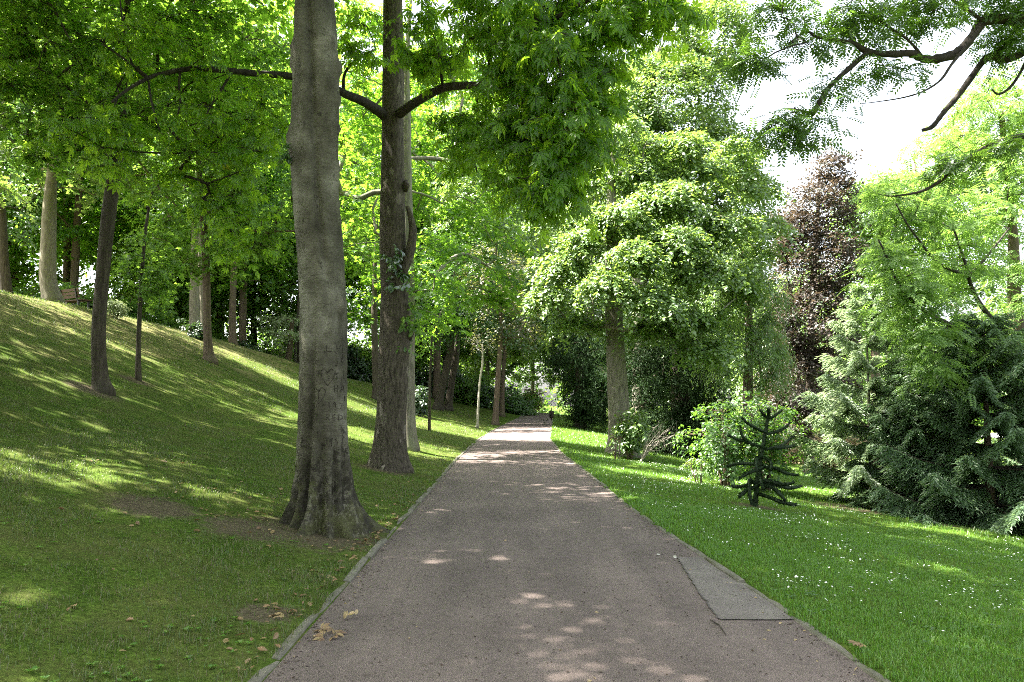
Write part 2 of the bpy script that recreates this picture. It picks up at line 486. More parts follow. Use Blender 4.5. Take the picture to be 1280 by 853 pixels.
def px_trunk(rows, Y, base):
    """trunk from photograph rows (px, py, half width in px) at distance Y -> points and radii relative to base"""
    P = []; R = []
    for row in rows:
        px, py, hw = row[:3]; yy = row[3] if len(row) > 3 else Y
        P.append(W(px, py, yy) - base); R.append(hw * mpp(yy))
    return np.array(P), np.array(R)

def px_blob(px, py, Y, rx, ry, rd, n, base):
    c = W(px, py, Y) - base
    return (c[0], c[1], c[2], rx * mpp(Y), rd, ry * mpp(Y), n)

def smooth_line(P, R, k=4):
    P = np.asarray(P, float); n = len(P)
    if n < 3: return P, np.asarray(R, float)
    t = np.arange(n); q = np.linspace(0, n - 1, (n - 1) * k + 1)
    out = np.zeros((len(q), 3)); i = np.minimum(q.astype(int), n - 2); f = (q - i)[:, None]
    p0 = P[np.maximum(i - 1, 0)]; p1 = P[i]; p2 = P[i + 1]; p3 = P[np.minimum(i + 2, n - 1)]
    out = .5 * ((2 * p1) + (-p0 + p2) * f + (2 * p0 - 5 * p1 + 4 * p2 - p3) * f ** 2 + (-p0 + 3 * p1 - 3 * p2 + p3) * f ** 3)
    return out, np.interp(q, t, R)

def trunk_tube(mb, P, R, rg, sides=14, flare=.5, fh=.5, lumps=.06):
    P, R = smooth_line(P, R, 6)
    z = P[:, 2] - P[0][2]
    R = R * (1 + flare * np.exp(-np.maximum(z, 0) / fh))
    ph = rg.random(6) * 6.28
    def fn(a, i):
        h = z[i]
        f = 1 + lumps * (np.sin(3 * a + ph[0] + .5 * h) + .7 * np.sin(5 * a + ph[1] - .8 * h) + .5 * np.sin(2 * a + ph[2] + 2.3 * h))
        f = f + .35 * flare * np.exp(-max(h, 0) / (fh * .7)) * np.maximum(np.sin(4 * a + ph[3]), -.3)
        return f
    P = P.copy(); P[0][2] -= .12
    mb.tube(P, R, sides, fn=fn)

def make_tree(name, label, cat, base, trunk, blobs, leaf, lsize, lmat, bmat, seed=1, padR=(.6, 1.1), ntw=9, nper=9, droop=.25,
              flat=.12, ldroop=.25, tilt=.5, group=None, rtip=.008, hmin=1.2, flare=.5, fh=.4, shell=.35, sides=14, njit=.45, twigs=False,
              lumps=.06, sag=0., cone=0., upper=None, branches=True):
    rg = np.random.default_rng(seed)
    root = tag(empty(name, base), label, cat, group)
    P, R = trunk
    tb = MB(); trunk_tube(tb, P, R, rg, sides, flare, fh, lumps)
    pads, outd = sample_pads(rg, blobs, shell)
    if branches: grow(tb, P, R, pads, rtip, rg, hmin, sag=sag)
    NR = np.array([0, 0, 1.0]) + outd * tilt + rg.normal(0, .12, outd.shape)
    RR = padR[0] + (padR[1] - padR[0]) * rg.random(len(pads))
    Pp, A, N, tips = spray(rg, pads, NR, RR, ntw, nper, droop, flat, ldroop, njit, cone)
    if twigs:
        for i in range(len(pads)):
            for j in range(ntw):
                mid = (pads[i] + tips[i, j]) / 2; mid[2] += droop * .25 * RR[i]
                tb.tube([pads[i], mid, tips[i, j]], [.006, .004, .002], 3, cap=False)
    cb = MB()
    S = lsize * (.65 + .6 * rg.random(len(Pp)))
    put_leaves(cb, leaf, Pp, A, N, S)
    if upper:
        up, uo = sample_pads(rg, upper, .2)
        if branches: grow(tb, P, R, up, .012, rg, max(hmin, P[-1][2] * .5), sag=sag)
        Pp, A, N, tips = spray(rg, up, np.array([0, 0, 1.]) + uo * .4, .9 + .5 * rg.random(len(up)), 10, 10, .25, .12, .3, .4)
        ub = MB(); put_leaves(ub, L6, Pp, A, N, .2 * (.7 + .6 * rg.random(len(Pp))))
        ub.build('upper_crown', lmat, root, smooth=False)
    tb.build('trunk', bmat, root)
    cb.build('crown', lmat, root, smooth=False)
    return root

# ------------------------------------------------------------------ foliage colours
GM = {}
GM['chestnut'] = leaf_mat('leaf_chestnut', [(.042, .098, .010), (.062, .142, .014), (.09, .178, .018)], (.38, .62, .03), .55, .02, .4)
GM['maple'] = leaf_mat('leaf_maple', [(.035, .09, .012), (.05, .125, .016), (.075, .16, .02)], (.27, .50, .035), .55, .025, .5)
GM['fresh'] = leaf_mat('leaf_fresh', [(.05, .115, .016), (.075, .16, .022), (.11, .20, .03)], (.25, .43, .045), .5, .03, .5)
GM['blue'] = leaf_mat('leaf_bluish', [(.035, .085, .026), (.05, .115, .035), (.075, .15, .045)], (.17, .34, .06), .42, .07, .45)
GM['linden'] = leaf_mat('leaf_linden', [(.05, .112, .022), (.082, .165, .032), (.135, .225, .05)], (.28, .43, .06), .40, .07, .5)
GM['weeping'] = leaf_mat('leaf_weeping', [(.07, .14, .035), (.10, .185, .05), (.14, .23, .06)], (.26, .40, .07), .42, .06, .45)
GM['locust'] = leaf_mat('leaf_locust', [(.07, .145, .026), (.105, .195, .036), (.15, .245, .05)], (.25, .42, .065), .5, .03, .5)
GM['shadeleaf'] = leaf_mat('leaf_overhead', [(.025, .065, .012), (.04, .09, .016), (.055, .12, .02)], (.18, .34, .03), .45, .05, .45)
GM['yew'] = leaf_mat('needle_yew', [(.010, .026, .008), (.016, .036, .011), (.024, .05, .014)], (.03, .06, .01), .2, .008, .6)
GM['spruce'] = leaf_mat('needle_spruce', [(.065, .125, .058), (.10, .175, .08), (.145, .225, .11)], (.18, .28, .10), .4, .05, .5)
GM['spruce_sunlit'] = leaf_mat('needle_spruce_sunlit', [(.10, .16, .08), (.15, .22, .12), (.21, .28, .16)], (.34, .44, .20), .45, .05, .5)  # spruce needles lightened in colour to give one tree its sunlit look
GM['copper'] = leaf_mat('leaf_copper', [(.028, .021, .020), (.042, .031, .027), (.055, .042, .034), (.048, .060, .028), (.05, .038, .034)], (.12, .085, .05), .35, .03, .5)
GM['shrub'] = leaf_mat('leaf_shrub', [(.032, .088, .014), (.048, .12, .018), (.07, .15, .024)], (.18, .36, .035), .42, .05, .45)
GM['dark_shrub'] = leaf_mat('leaf_dark_shrub', [(.018, .045, .014), (.026, .062, .018), (.04, .085, .024)], (.07, .14, .02), .3, .07, .4)
GM['pale'] = leaf_mat('leaf_variegated', [(.16, .22, .09), (.28, .34, .17), (.42, .46, .27)], (.36, .44, .18), .35, .05, .5)
GM['straw'] = leaf_mat('leaf_straw', [(.22, .16, .08), (.32, .25, .13), (.40, .33, .18)], (.35, .28, .12), .35, .03, .6)
GM['rusty'] = leaf_mat('leaf_rusty', [(.05, .085, .03), (.07, .09, .032), (.085, .075, .034), (.10, .06, .032)], (.20, .22, .05), .42, .05, .5)
GM['araucaria'] = leaf_mat('leaf_araucaria', [(.006, .014, .005), (.010, .023, .007), (.02, .034, .010)], (.02, .04, .01), .1, .015, .5)
GM['ivy'] = leaf_mat('leaf_ivy', [(.025, .06, .014), (.04, .10, .02), (.06, .13, .025)], (.12, .24, .03), .35, .10, .35)
GM['grass'] = leaf_mat('grass_blade', [(.05, .13, .011), (.075, .185, .018), (.105, .23, .026), (.15, .22, .046)], (.17, .34, .025), .4, .035, .45)
GM['grass_dry'] = leaf_mat('grass_blade_dry', [(.046, .088, .013), (.068, .124, .018), (.092, .148, .025), (.12, .145, .04), (.175, .145, .075), (.13, .10, .05)], (.12, .19, .025), .4, .03, .5)  # olive and dry brown blades of the worn left lawn
GM['litter'] = leaf_mat('dead_leaf', [(.14, .08, .04), (.22, .13, .06), (.28, .2, .09), (.12, .06, .035)], (.2, .12, .04), .2, .04, .6)
GM['dead_pale'] = leaf_mat('dead_leaf_pale', [(.34, .26, .13), (.42, .30, .14)], (.3, .2, .06), .25, .05, .5)
GM['yellow_leaf'] = leaf_mat('yellow_leaf', [(.40, .34, .05), (.46, .40, .07)], (.55, .5, .05), .5, .05, .5)

# =================================================================== SETTING
BEECH = np.array([-2.17, 8.75, float(zt(-2.17, 8.75))])
CHESTNUT = G(485, 15.3)
SOIL = [(BEECH[0] + .1, BEECH[1] - .3, 1.35), (BEECH[0] - .5, BEECH[1] - .8, .9), (CHESTNUT[0], CHESTNUT[1] - .3, .95), (-8.0, 14.7, .9),
        (-1.75, 5.6, .4), (-8.7, 17.8, .7), (4.2, 13.4, .75), (-3.7, 8.0, .8), (8.7, 15.0, 1.9), (7.0, 16.0, 1.5)]
def axis(lo, hi, fine_lo, fine_hi, step, grow_=1.12):
    a = list(np.arange(fine_lo, fine_hi + 1e-6, step))
    s = step
    while a[-1] < hi: s *= grow_; a.append(a[-1] + s)
    s = step
    while a[0] > lo: s *= grow_; a.insert(0, a[0] - s)
    return np.array(a)

def ground():
    X = axis(-160, 170, -9, 8, .14); Y = axis(-14, 260, 2.5, 20, .16, 1.05)
    gx, gy = np.meshgrid(X, Y, indexing='xy')
    Z = zt(gx, gy)
    V = np.stack([gx, gy, Z], -1).reshape(-1, 3)
    n, m = len(Y), len(X)
    i, j = np.meshgrid(np.arange(n - 1), np.arange(m - 1), indexing='ij')
    Q = np.stack([i * m + j, i * m + j + 1, (i + 1) * m + j + 1, (i + 1) * m + j], -1).reshape(-1, 4)
    b = MB(); b.add(V, None, Q)
    return tag(b.build('lawn_ground', grass_ground()), kind='structure')
ground()

def path_mat():
    k = NT('path_tarmac')
    v = k.coords('Object')
    n1 = k.noise(.8, 5, .65, v); n2 = k.noise(120, 3, .6, v); n3 = k.noise(14, 6, .7, v)
    rp = k.ramp([(.28, (.108, .086, .078)), (.72, (.164, .131, .118))]); k.l(n1, 'Fac', rp, 'Fac')
    r2 = k.ramp([(.34, (.40, .38, .37)), (.5, (1, 1, 1)), (.66, (1.7, 1.65, 1.6))]); k.l(n2, 'Fac', r2, 'Fac')
    col = k.mix(.75, rp.outputs[0], r2.outputs[0], 'MULTIPLY')
    r3 = k.ramp([(.36, (.68, .67, .67)), (.55, (1.05, 1.05, 1.05))]); k.l(n3, 'Fac', r3, 'Fac')
    col = k.mix(.5, col, r3.outputs[0], 'MULTIPLY')
    # damp moss and dirt creeping in from the edges (a strip follows the kerbs by distance along x)
    vo = k.n('ShaderNodeTexVoronoi'); vo.inputs['Scale'].default_value = 26; k.t.links.new(v, vo.inputs['Vector'])
    r4 = k.ramp([(.07, (1, 1, 1)), (.10, (0, 0, 0))]); k.l(vo, 'Distance', r4, 'Fac')
    n5 = k.noise(6, 2, .5, v); r5 = k.ramp([(.5, (0, 0, 0)), (.6, (1, 1, 1))]); k.l(n5, 'Fac', r5, 'Fac')
    col = k.mix(k.math('MULTIPLY', k.math('MULTIPLY', r4.outputs[0], r5.outputs[0]), .7), col, (.05, .035, .025))
    # worn centre line of feet and wheels, grit washed to one side
    n7 = k.noise(1.0, 4, .6, k.coords('Object', (2.2, .22, 1)))
    r7 = k.ramp([(.38, (.80, .80, .80)), (.62, (1.12, 1.11, 1.1))]); k.l(n7, 'Fac', r7, 'Fac')
    col = k.mix(.7, col, r7.outputs[0], 'MULTIPLY')
    n8 = k.noise(45, 2, .5, v); r8 = k.ramp([(.66, (0, 0, 0)), (.72, (1, 1, 1))]); k.l(n8, 'Fac', r8, 'Fac')
    col = k.mix(k.math('MULTIPLY', r8.outputs[0], .45), col, (.26, .23, .20))
    h = k.math('ADD', n2.outputs[0], k.math('MULTIPLY', n3.outputs[0], .5))
    return k.finish(col, .9, h, .7, .012, .2)

def ribbon(name, mat, ys, xa, xb, z, cols=2, jit=0, rg=None):
    b = MB()
    rows = []
    for y, a, c in zip(ys, xa, xb):
        x = np.linspace(a, c, cols)
        rows.append(np.stack([x, np.full(cols, y), np.full(cols, z) if np.isscalar(z) else z(x, np.full(cols, y))], 1))
    V = np.concatenate(rows); n = len(rows)
    i, j = np.meshgrid(np.arange(n - 1), np.arange(cols - 1), indexing='ij')
    Q = np.stack([i * cols + j, i * cols + j + 1, (i + 1) * cols + j + 1, (i + 1) * cols + j], -1).reshape(-1, 4)
    b.add(V, None, Q)
    return tag(b.build(name, mat), kind='structure')
ys = np.concatenate([np.arange(-14, 30, .25), np.arange(30, 110, .7)])
PM = path_mat()
ribbon('path', PM, ys, xl(ys) - .03, xr(ys) + .03, 0.0)

def patch_mat():
    k = NT('patch_asphalt'); v = k.coords('Object')
    n2 = k.noise(110, 3, .6, v); n1 = k.noise(2.5, 5, .7, v)
    rp = k.ramp([(.3, (.112, .094, .084)), (.7, (.168, .146, .131))]); k.l(n1, 'Fac', rp, 'Fac')
    r2 = k.ramp([(.35, (.7, .7, .7)), (.65, (1.2, 1.2, 1.2))]); k.l(n2, 'Fac', r2, 'Fac')
    return k.finish(k.mix(.7, rp.outputs[0], r2.outputs[0], 'MULTIPLY'), .9, n2.outputs[0], .4, .01)
def patch():
    yy = np.linspace(5.64, 7.78, 40)
    rg = np.random.default_rng(3)
    xa = np.interp(yy, [5.64, 6.43, 7.1, 7.78], [1.49, 1.53, 1.585, 1.65]) + rg.normal(0, .005, 40)
    ribbon('path_patch', patch_mat(), yy, xa, xr(yy) + .0, .005, 3)
    s = MB(); A = np.stack([xa, yy, np.full(40, .008)], 1); A = np.concatenate([[(q, 5.64 + rg.normal(0, .004), .008) for q in np.linspace(float(xr(5.64)), 1.505, 9)], A])
    w = .003 + .005 * rg.random(len(A)); T = nrm(np.gradient(A, axis=0)); B = np.stack([-T[:, 1], T[:, 0], 0 * w], 1) * w[:, None]
    k = len(A); s.add(np.concatenate([A - B, A + B]), None, [(i, i + 1, k + i + 1, k + i) for i in range(k - 1)])
    tag(s.build('path_patch_seam', simple('tar_seam', (.05, .042, .038), (.09, .078, .07), 30)), kind='structure')
patch()

def kerb_mat():
    k = NT('kerb_concrete'); v = k.coords('Object')
    n1 = k.noise(5, 6, .7, v); n2 = k.noise(60, 3, .6, v)
    rp = k.ramp([(.3, (.08, .075, .055)), (.65, (.17, .155, .125))]); k.l(n1, 'Fac', rp, 'Fac')
    n3 = k.noise(1.7, 4, .7, v); r3 = k.ramp([(.5, (0, 0, 0)), (.62, (1, 1, 1))]); k.l(n3, 'Fac', r3, 'Fac')
    col = k.mix(k.math('MULTIPLY', r3.outputs[0], .6), rp.outputs[0], (.085, .085, .04))
    return k.finish(col, .92, n2.outputs[0], .5, .01)
KM = kerb_mat()
def kerb(side):
    rg = np.random.default_rng(5 if side < 0 else 6)
    b = MB(); y = -6.0
    fx = xl if side < 0 else xr
    while y < 74:
        L = .98; ya, yb = y + .008, y + L - .008
        j = rg.normal(0, .010, 2); h = (.020 if side < 0 else .016) + rg.normal(0, .007)
        a0, b0 = float(fx(ya)) + j[0], float(fx(yb)) + j[1]
        w = (.074 if side < 0 else .06) * side
        n = 5; T = np.linspace(0, 1, n)
        V = []
        for t in T:
            xx = a0 + (b0 - a0) * t; yy = ya + (yb - ya) * t; e = rg.normal(0, .003, 4)
            hh = h - (.008 if t in (0, 1) else 0)
            V += [(xx + e[0], yy, -.06), (xx + e[0], yy, hh - .012), (xx + w * .15, yy, hh + e[1]), (xx + w * .85, yy, hh + e[2]), (xx + w, yy, hh - .012), (xx + w, yy, -.06)]
        Q = []
        for i in range(n - 1):
            for m in range(5):
                Q.append((i * 6 + m, i * 6 + m + 1, (i + 1) * 6 + m + 1, (i + 1) * 6 + m))
        Q += [(0, 1, 4, 5), (1, 2, 3, 4)]; e0 = (n - 1) * 6; Q += [(e0, e0 + 5, e0 + 4, e0 + 1), (e0 + 1, e0 + 4, e0 + 3, e0 + 2)]
        b.add(V, None, Q); y += L
    return tag(b.build('kerb', KM, smooth=False), kind='structure')
kerb(-1); kerb(1)

# pale gravel side path behind the bank, and the road beyond the spruces
GRAVEL = simple('pale_gravel', (.38, .35, .28), (.52, .48, .4), 30)
ysb = np.linspace(45.5, 48.0, 6)
ribbon('side_path', GRAVEL, ysb, np.full(6, -24.), np.full(6, -11.5), lambda x, y: zt(x, y) + .03, 40)
ROADM = simple('road_asphalt', (.33, .33, .33), (.42, .42, .41), 4)
ysb = np.linspace(60, 68, 4)
ribbon('road', ROADM, ysb, np.full(4, 33.), np.full(4, 90.), lambda x, y: zt(x, y) + .05 + 0 * x, 20)

# =================================================================== GRASS (stuff)
def scatter(rg, n, x0, x1, y0, y1):
    return x0 + (x1 - x0) * rg.random(n), y0 + (y1 - y0) * rg.random(n)
def fbm(x, y, s=1.0, seed=0):
    v = 0
    for o, (fx, fy, p) in enumerate([(.9, .7, .3), (1.7, -1.3, 1.9), (-2.9, 3.1, .7), (5.3, 4.7, 2.2), (8.9, -7.7, 4.1)]):
        v = v + np.sin((x * fx + seed) * s + 1.7 * np.sin(y * fy * s * .8 + p)) * np.sin((y * fy - seed) * s + 1.3 * np.sin(x * fx * s * .7 - p)) / (1 + .6 * o)
    return v
def lawn_ok(x, y, margin=.0):
    return (x < xl(y) - .055 - margin) | (x > xr(y) + .055 + margin)

def soil_amount(x, y):
    s = np.zeros_like(x)
    for bx, by, rr in SOIL:
        s = np.maximum(s, 1 - np.hypot(x - bx, y - by) / rr)
    return s

TRUNK_SPOTS = []
def blades(name, mat, rg, side, bands, seed=0):
    b = MB()
    for (y0, y1, dens, hgt, wid, two) in bands:
        xa0, xa1 = (-.70 * y1 - 1.2, -.9) if side < 0 else (1.3, .70 * y1 + 1.2)
        n = int((xa1 - xa0) * (y1 - y0) * dens)
        x, y = scatter(rg, n, xa0, xa1, y0, y1)
        keep = lawn_ok(x, y, .045 * fbm(x, y * 1.3, 6, 1) - .012) & (np.abs(x) < .70 * y + 1.2)
        f = fbm(x, y, 1.6, 3)
        f2 = fbm(x, y, 5.0, 8)
        pr = np.clip(.52 + .3 * f + .3 * f2, .10, 1) if side < 0 else np.clip(.95 + .2 * f, .4, 1)
        pr = pr * np.clip(1.0 - 1.35 * np.clip(soil_amount(x, y) + .16 * f2, 0, 1), .14, 1)
        keep &= rg.random(n) < pr
        x, y, f, f2 = x[keep], y[keep], f[keep], f2[keep]
        z = zt(x, y); n = len(x)
        h = hgt * (.55 + .75 * rg.random(n)) * np.clip(1 + .28 * f + .22 * f2, .45, 1.7)
        # longer uncut fringe along the kerbs
        ed = np.minimum(np.abs(x - xl(y)), np.abs(x - xr(y)))
        h *= 1 + .45 * np.exp(-ed / .10)
        a = rg.random(n) * 2 * pi; w = wid * (.7 + .6 * rg.random(n))
        dx, dy = np.cos(a), np.sin(a)
        lean = h * (.25 + .75 * rg.random(n))
        la = a + pi / 2 + rg.normal(0, .5, n)
        lx, ly = np.cos(la) * lean, np.sin(la) * lean
        p0 = np.stack([x - dx * w / 2, y - dy * w / 2, z - .01], 1); p1 = np.stack([x + dx * w / 2, y + dy * w / 2, z - .01], 1)
        if two:
            m0 = np.stack([x - dx * w * .4 + lx * .35, y - dy * w * .4 + ly * .35, z + h * .6], 1)
            m1 = np.stack([x + dx * w * .4 + lx * .35, y + dy * w * .4 + ly * .35, z + h * .6], 1)
            tp = np.stack([x + lx, y + ly, z + h * .95], 1)
            V = np.stack([p0, p1, m1, m0, tp], 1).reshape(-1, 3); o = np.arange(n)[:, None] * 5
            b.add(V, o + np.array([[3, 2, 4]]), o + np.array([[0, 1, 2, 3]]))
        else:
            tp = np.stack([x + lx, y + ly, z + h], 1)
            V = np.stack([p0, p1, tp], 1).reshape(-1, 3)
            b.add(V, np.arange(n)[:, None] * 3 + np.array([[0, 1, 2]]))
    return tag(b.build(name, mat, smooth=False), kind='stuff')

gr = np.random.default_rng(11)
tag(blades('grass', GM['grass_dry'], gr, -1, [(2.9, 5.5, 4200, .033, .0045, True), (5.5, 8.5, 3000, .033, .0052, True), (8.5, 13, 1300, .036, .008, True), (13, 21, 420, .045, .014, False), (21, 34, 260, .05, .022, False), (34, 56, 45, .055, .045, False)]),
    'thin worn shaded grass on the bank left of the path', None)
tag(blades('grass', GM['grass'], gr, 1, [(2.9, 5.5, 4200, .034, .0045, True), (5.5, 8.5, 3600, .035, .0052, True), (8.5, 13, 1800, .037, .008, True), (13, 21, 600, .05, .014, False), (21, 36, 280, .05, .022, False), (36, 56, 40, .055, .045, False)]),
    'lush bright green grass on the lawn right of the path', None)

def daisies():
    rg = np.random.default_rng(21); b = MB()
    x, y = scatter(rg, 30000, 1.6, 15, 5.6, 22)
    f = fbm(x, y, 1.1, 5) + .8 * fbm(x, y, 4, 2) - .15
    keep = lawn_ok(x, y, .2) & (rg.random(len(x)) < np.clip(-.02 + .42 * f, .006, .7)) & (x < .7 * y + 1) & (soil_amount(x, y) < .1)
    x, y = x[keep], y[keep]; n = len(x); z = zt(x, y) + .022 + .02 * rg.random(n)
    s = .0058 + .0052 * rg.random(n); a = np.arange(7) * 2 * pi / 7
    tl = rg.normal(0, .35, (n, 2))
    V = np.zeros((n, 8, 3))
    V[:, 0] = np.stack([x, y, z + .003], 1)
    V[:, 1:, 0] = x[:, None] + s[:, None] * np.cos(a); V[:, 1:, 1] = y[:, None] + s[:, None] * np.sin(a)
    V[:, 1:, 2] = z[:, None] + s[:, None] * (np.cos(a) * tl[:, :1] + np.sin(a) * tl[:, 1:])
    T = np.array([(0, i + 1, (i + 1) % 7 + 1) for i in range(7)])
    b.add(V.reshape(-1, 3), (T[None] + (np.arange(n) * 8)[:, None, None]).reshape(-1, 3))
    k = NT('daisy_white'); k.finish((.82, .82, .78), .6)
    tag(b.build('daisies', k.m, smooth=False), 'small white daisies dotted over the right lawn', None, None, 'stuff')
daisies()

def litter(name, label, mat, n, region, size, seed, tpl=L6, path=False, lift=.012):
    rg = np.random.default_rng(seed); b = MB()
    x, y = region(rg, n)
    z = np.where(lawn_ok(x, y), zt(x, y) + (.012 if not path else 0), .002) + lift * rg.random(len(x))
    P = np.stack([x, y, z], 1); m = len(x)
    A = nrm(np.stack([rg.normal(0, 1, m), rg.normal(0, 1, m), rg.normal(0, .12, m)], 1))
    N = np.array([0, 0, 1.0]) + rg.normal(0, .35, (m, 3))
    put_leaves(b, tpl, P, A, N, size * (.5 + .9 * rg.random(m)))
    return tag(b.build(name, mat, smooth=False), label, None, None, 'stuff')
def reg_left(rg, n):
    y = 3.3 + 12 * rg.random(n) ** 1.3
    return xl(y) - .1 - np.abs(rg.normal(0, 1, n)) * 2.2, y
def reg_kerb(rg, n):
    y = 3.4 + 9 * rg.random(n) ** 1.2
    return xl(y) - .07 - np.abs(rg.normal(0, .12, n)), y
def reg_path(rg, n):
    y = 3.3 + 16 * rg.random(n) ** 1.5
    t = rg.random(n)
    return xl(y) + .05 + t * (xr(y) - xl(y) - .1), y
def reg_pedge(rg, n):
    y = 3.3 + 13 * rg.random(n) ** 1.3
    k = rg.random(n) < .55; d = np.abs(rg.normal(0, .10, n)) + .015
    return np.where(k, xl(y) + d, xr(y) - d), y
def reg_beech(rg, n):
    a = rg.random(n) * 6.28; r = .55 + np.abs(rg.normal(0, .55, n))
    return np.minimum(BEECH[0] + np.cos(a) * r, -1.5), BEECH[1] + np.sin(a) * r
def both(*fs):   # mixes several regions
    def f(rg, n):
        r = [g(rg, max(1, int(n * w))) for g, w in fs]
        return np.concatenate([q[0] for q in r]), np.concatenate([q[1] for q in r])
    return f
litter('fallen_leaves', 'brown dry leaves scattered in the grass left of the path', GM['litter'], 420, both((reg_left, .35), (reg_kerb, .4), (reg_beech, .25)), .052, 31)
litter('leaf_debris', 'tiny dark crumbs and bud scales strewn over the tarmac path', simple('dark_crumb', (.03, .02, .014), (.07, .045, .03), 9), 3200, both((reg_path, .55), (reg_pedge, .45)), .019, 33, L4, True, .004)
litter('pale_debris', 'small pale dry flecks of leaf along the path edges', GM['dead_pale'], 260, both((reg_path, .3), (reg_pedge, .4), (reg_beech, .3)), .028, 34, L4, True, .006)

def weeds(name, label, seed, side, n, mat):
    rg = np.random.default_rng(seed); b = MB()
    y = 3.4 + 9 * rg.random(n) ** 1.4
    x = np.where(side < 0, xl(y) - .12 - rg.random(n) * (.62 * y), xr(y) + .12 + rg.random(n) * (.6 * y))
    ok = fbm(x, y, 2.2, 4) > .1; x, y = x[ok], y[ok]
    k = 6; m = len(x); a = rg.random((m, 1)) * 6.28 + np.arange(k) * 2 * pi / k + rg.normal(0, .3, (m, k))
    z = zt(x, y) + .012
    P = np.repeat(np.stack([x, y, z], 1), k, 0); A = np.stack([np.cos(a), np.sin(a), .25 + .35 * rg.random((m, k))], -1).reshape(-1, 3)
    put_leaves(b, L6, P, A, np.array([0, 0, 1.]) + rg.normal(0, .25, (m * k, 3)), np.repeat(.018 + .02 * rg.random(m), k))
    tag(b.build(name, mat, None, False), label, None, None, 'stuff')
weeds('lawn_weeds', 'broad leaved weeds and clover among the grass on the left', 41, -1, 900, GM['grass'])
weeds('lawn_weeds', 'broad leaved weeds and clover among the grass on the right', 42, 1, 900, GM['shrub'])

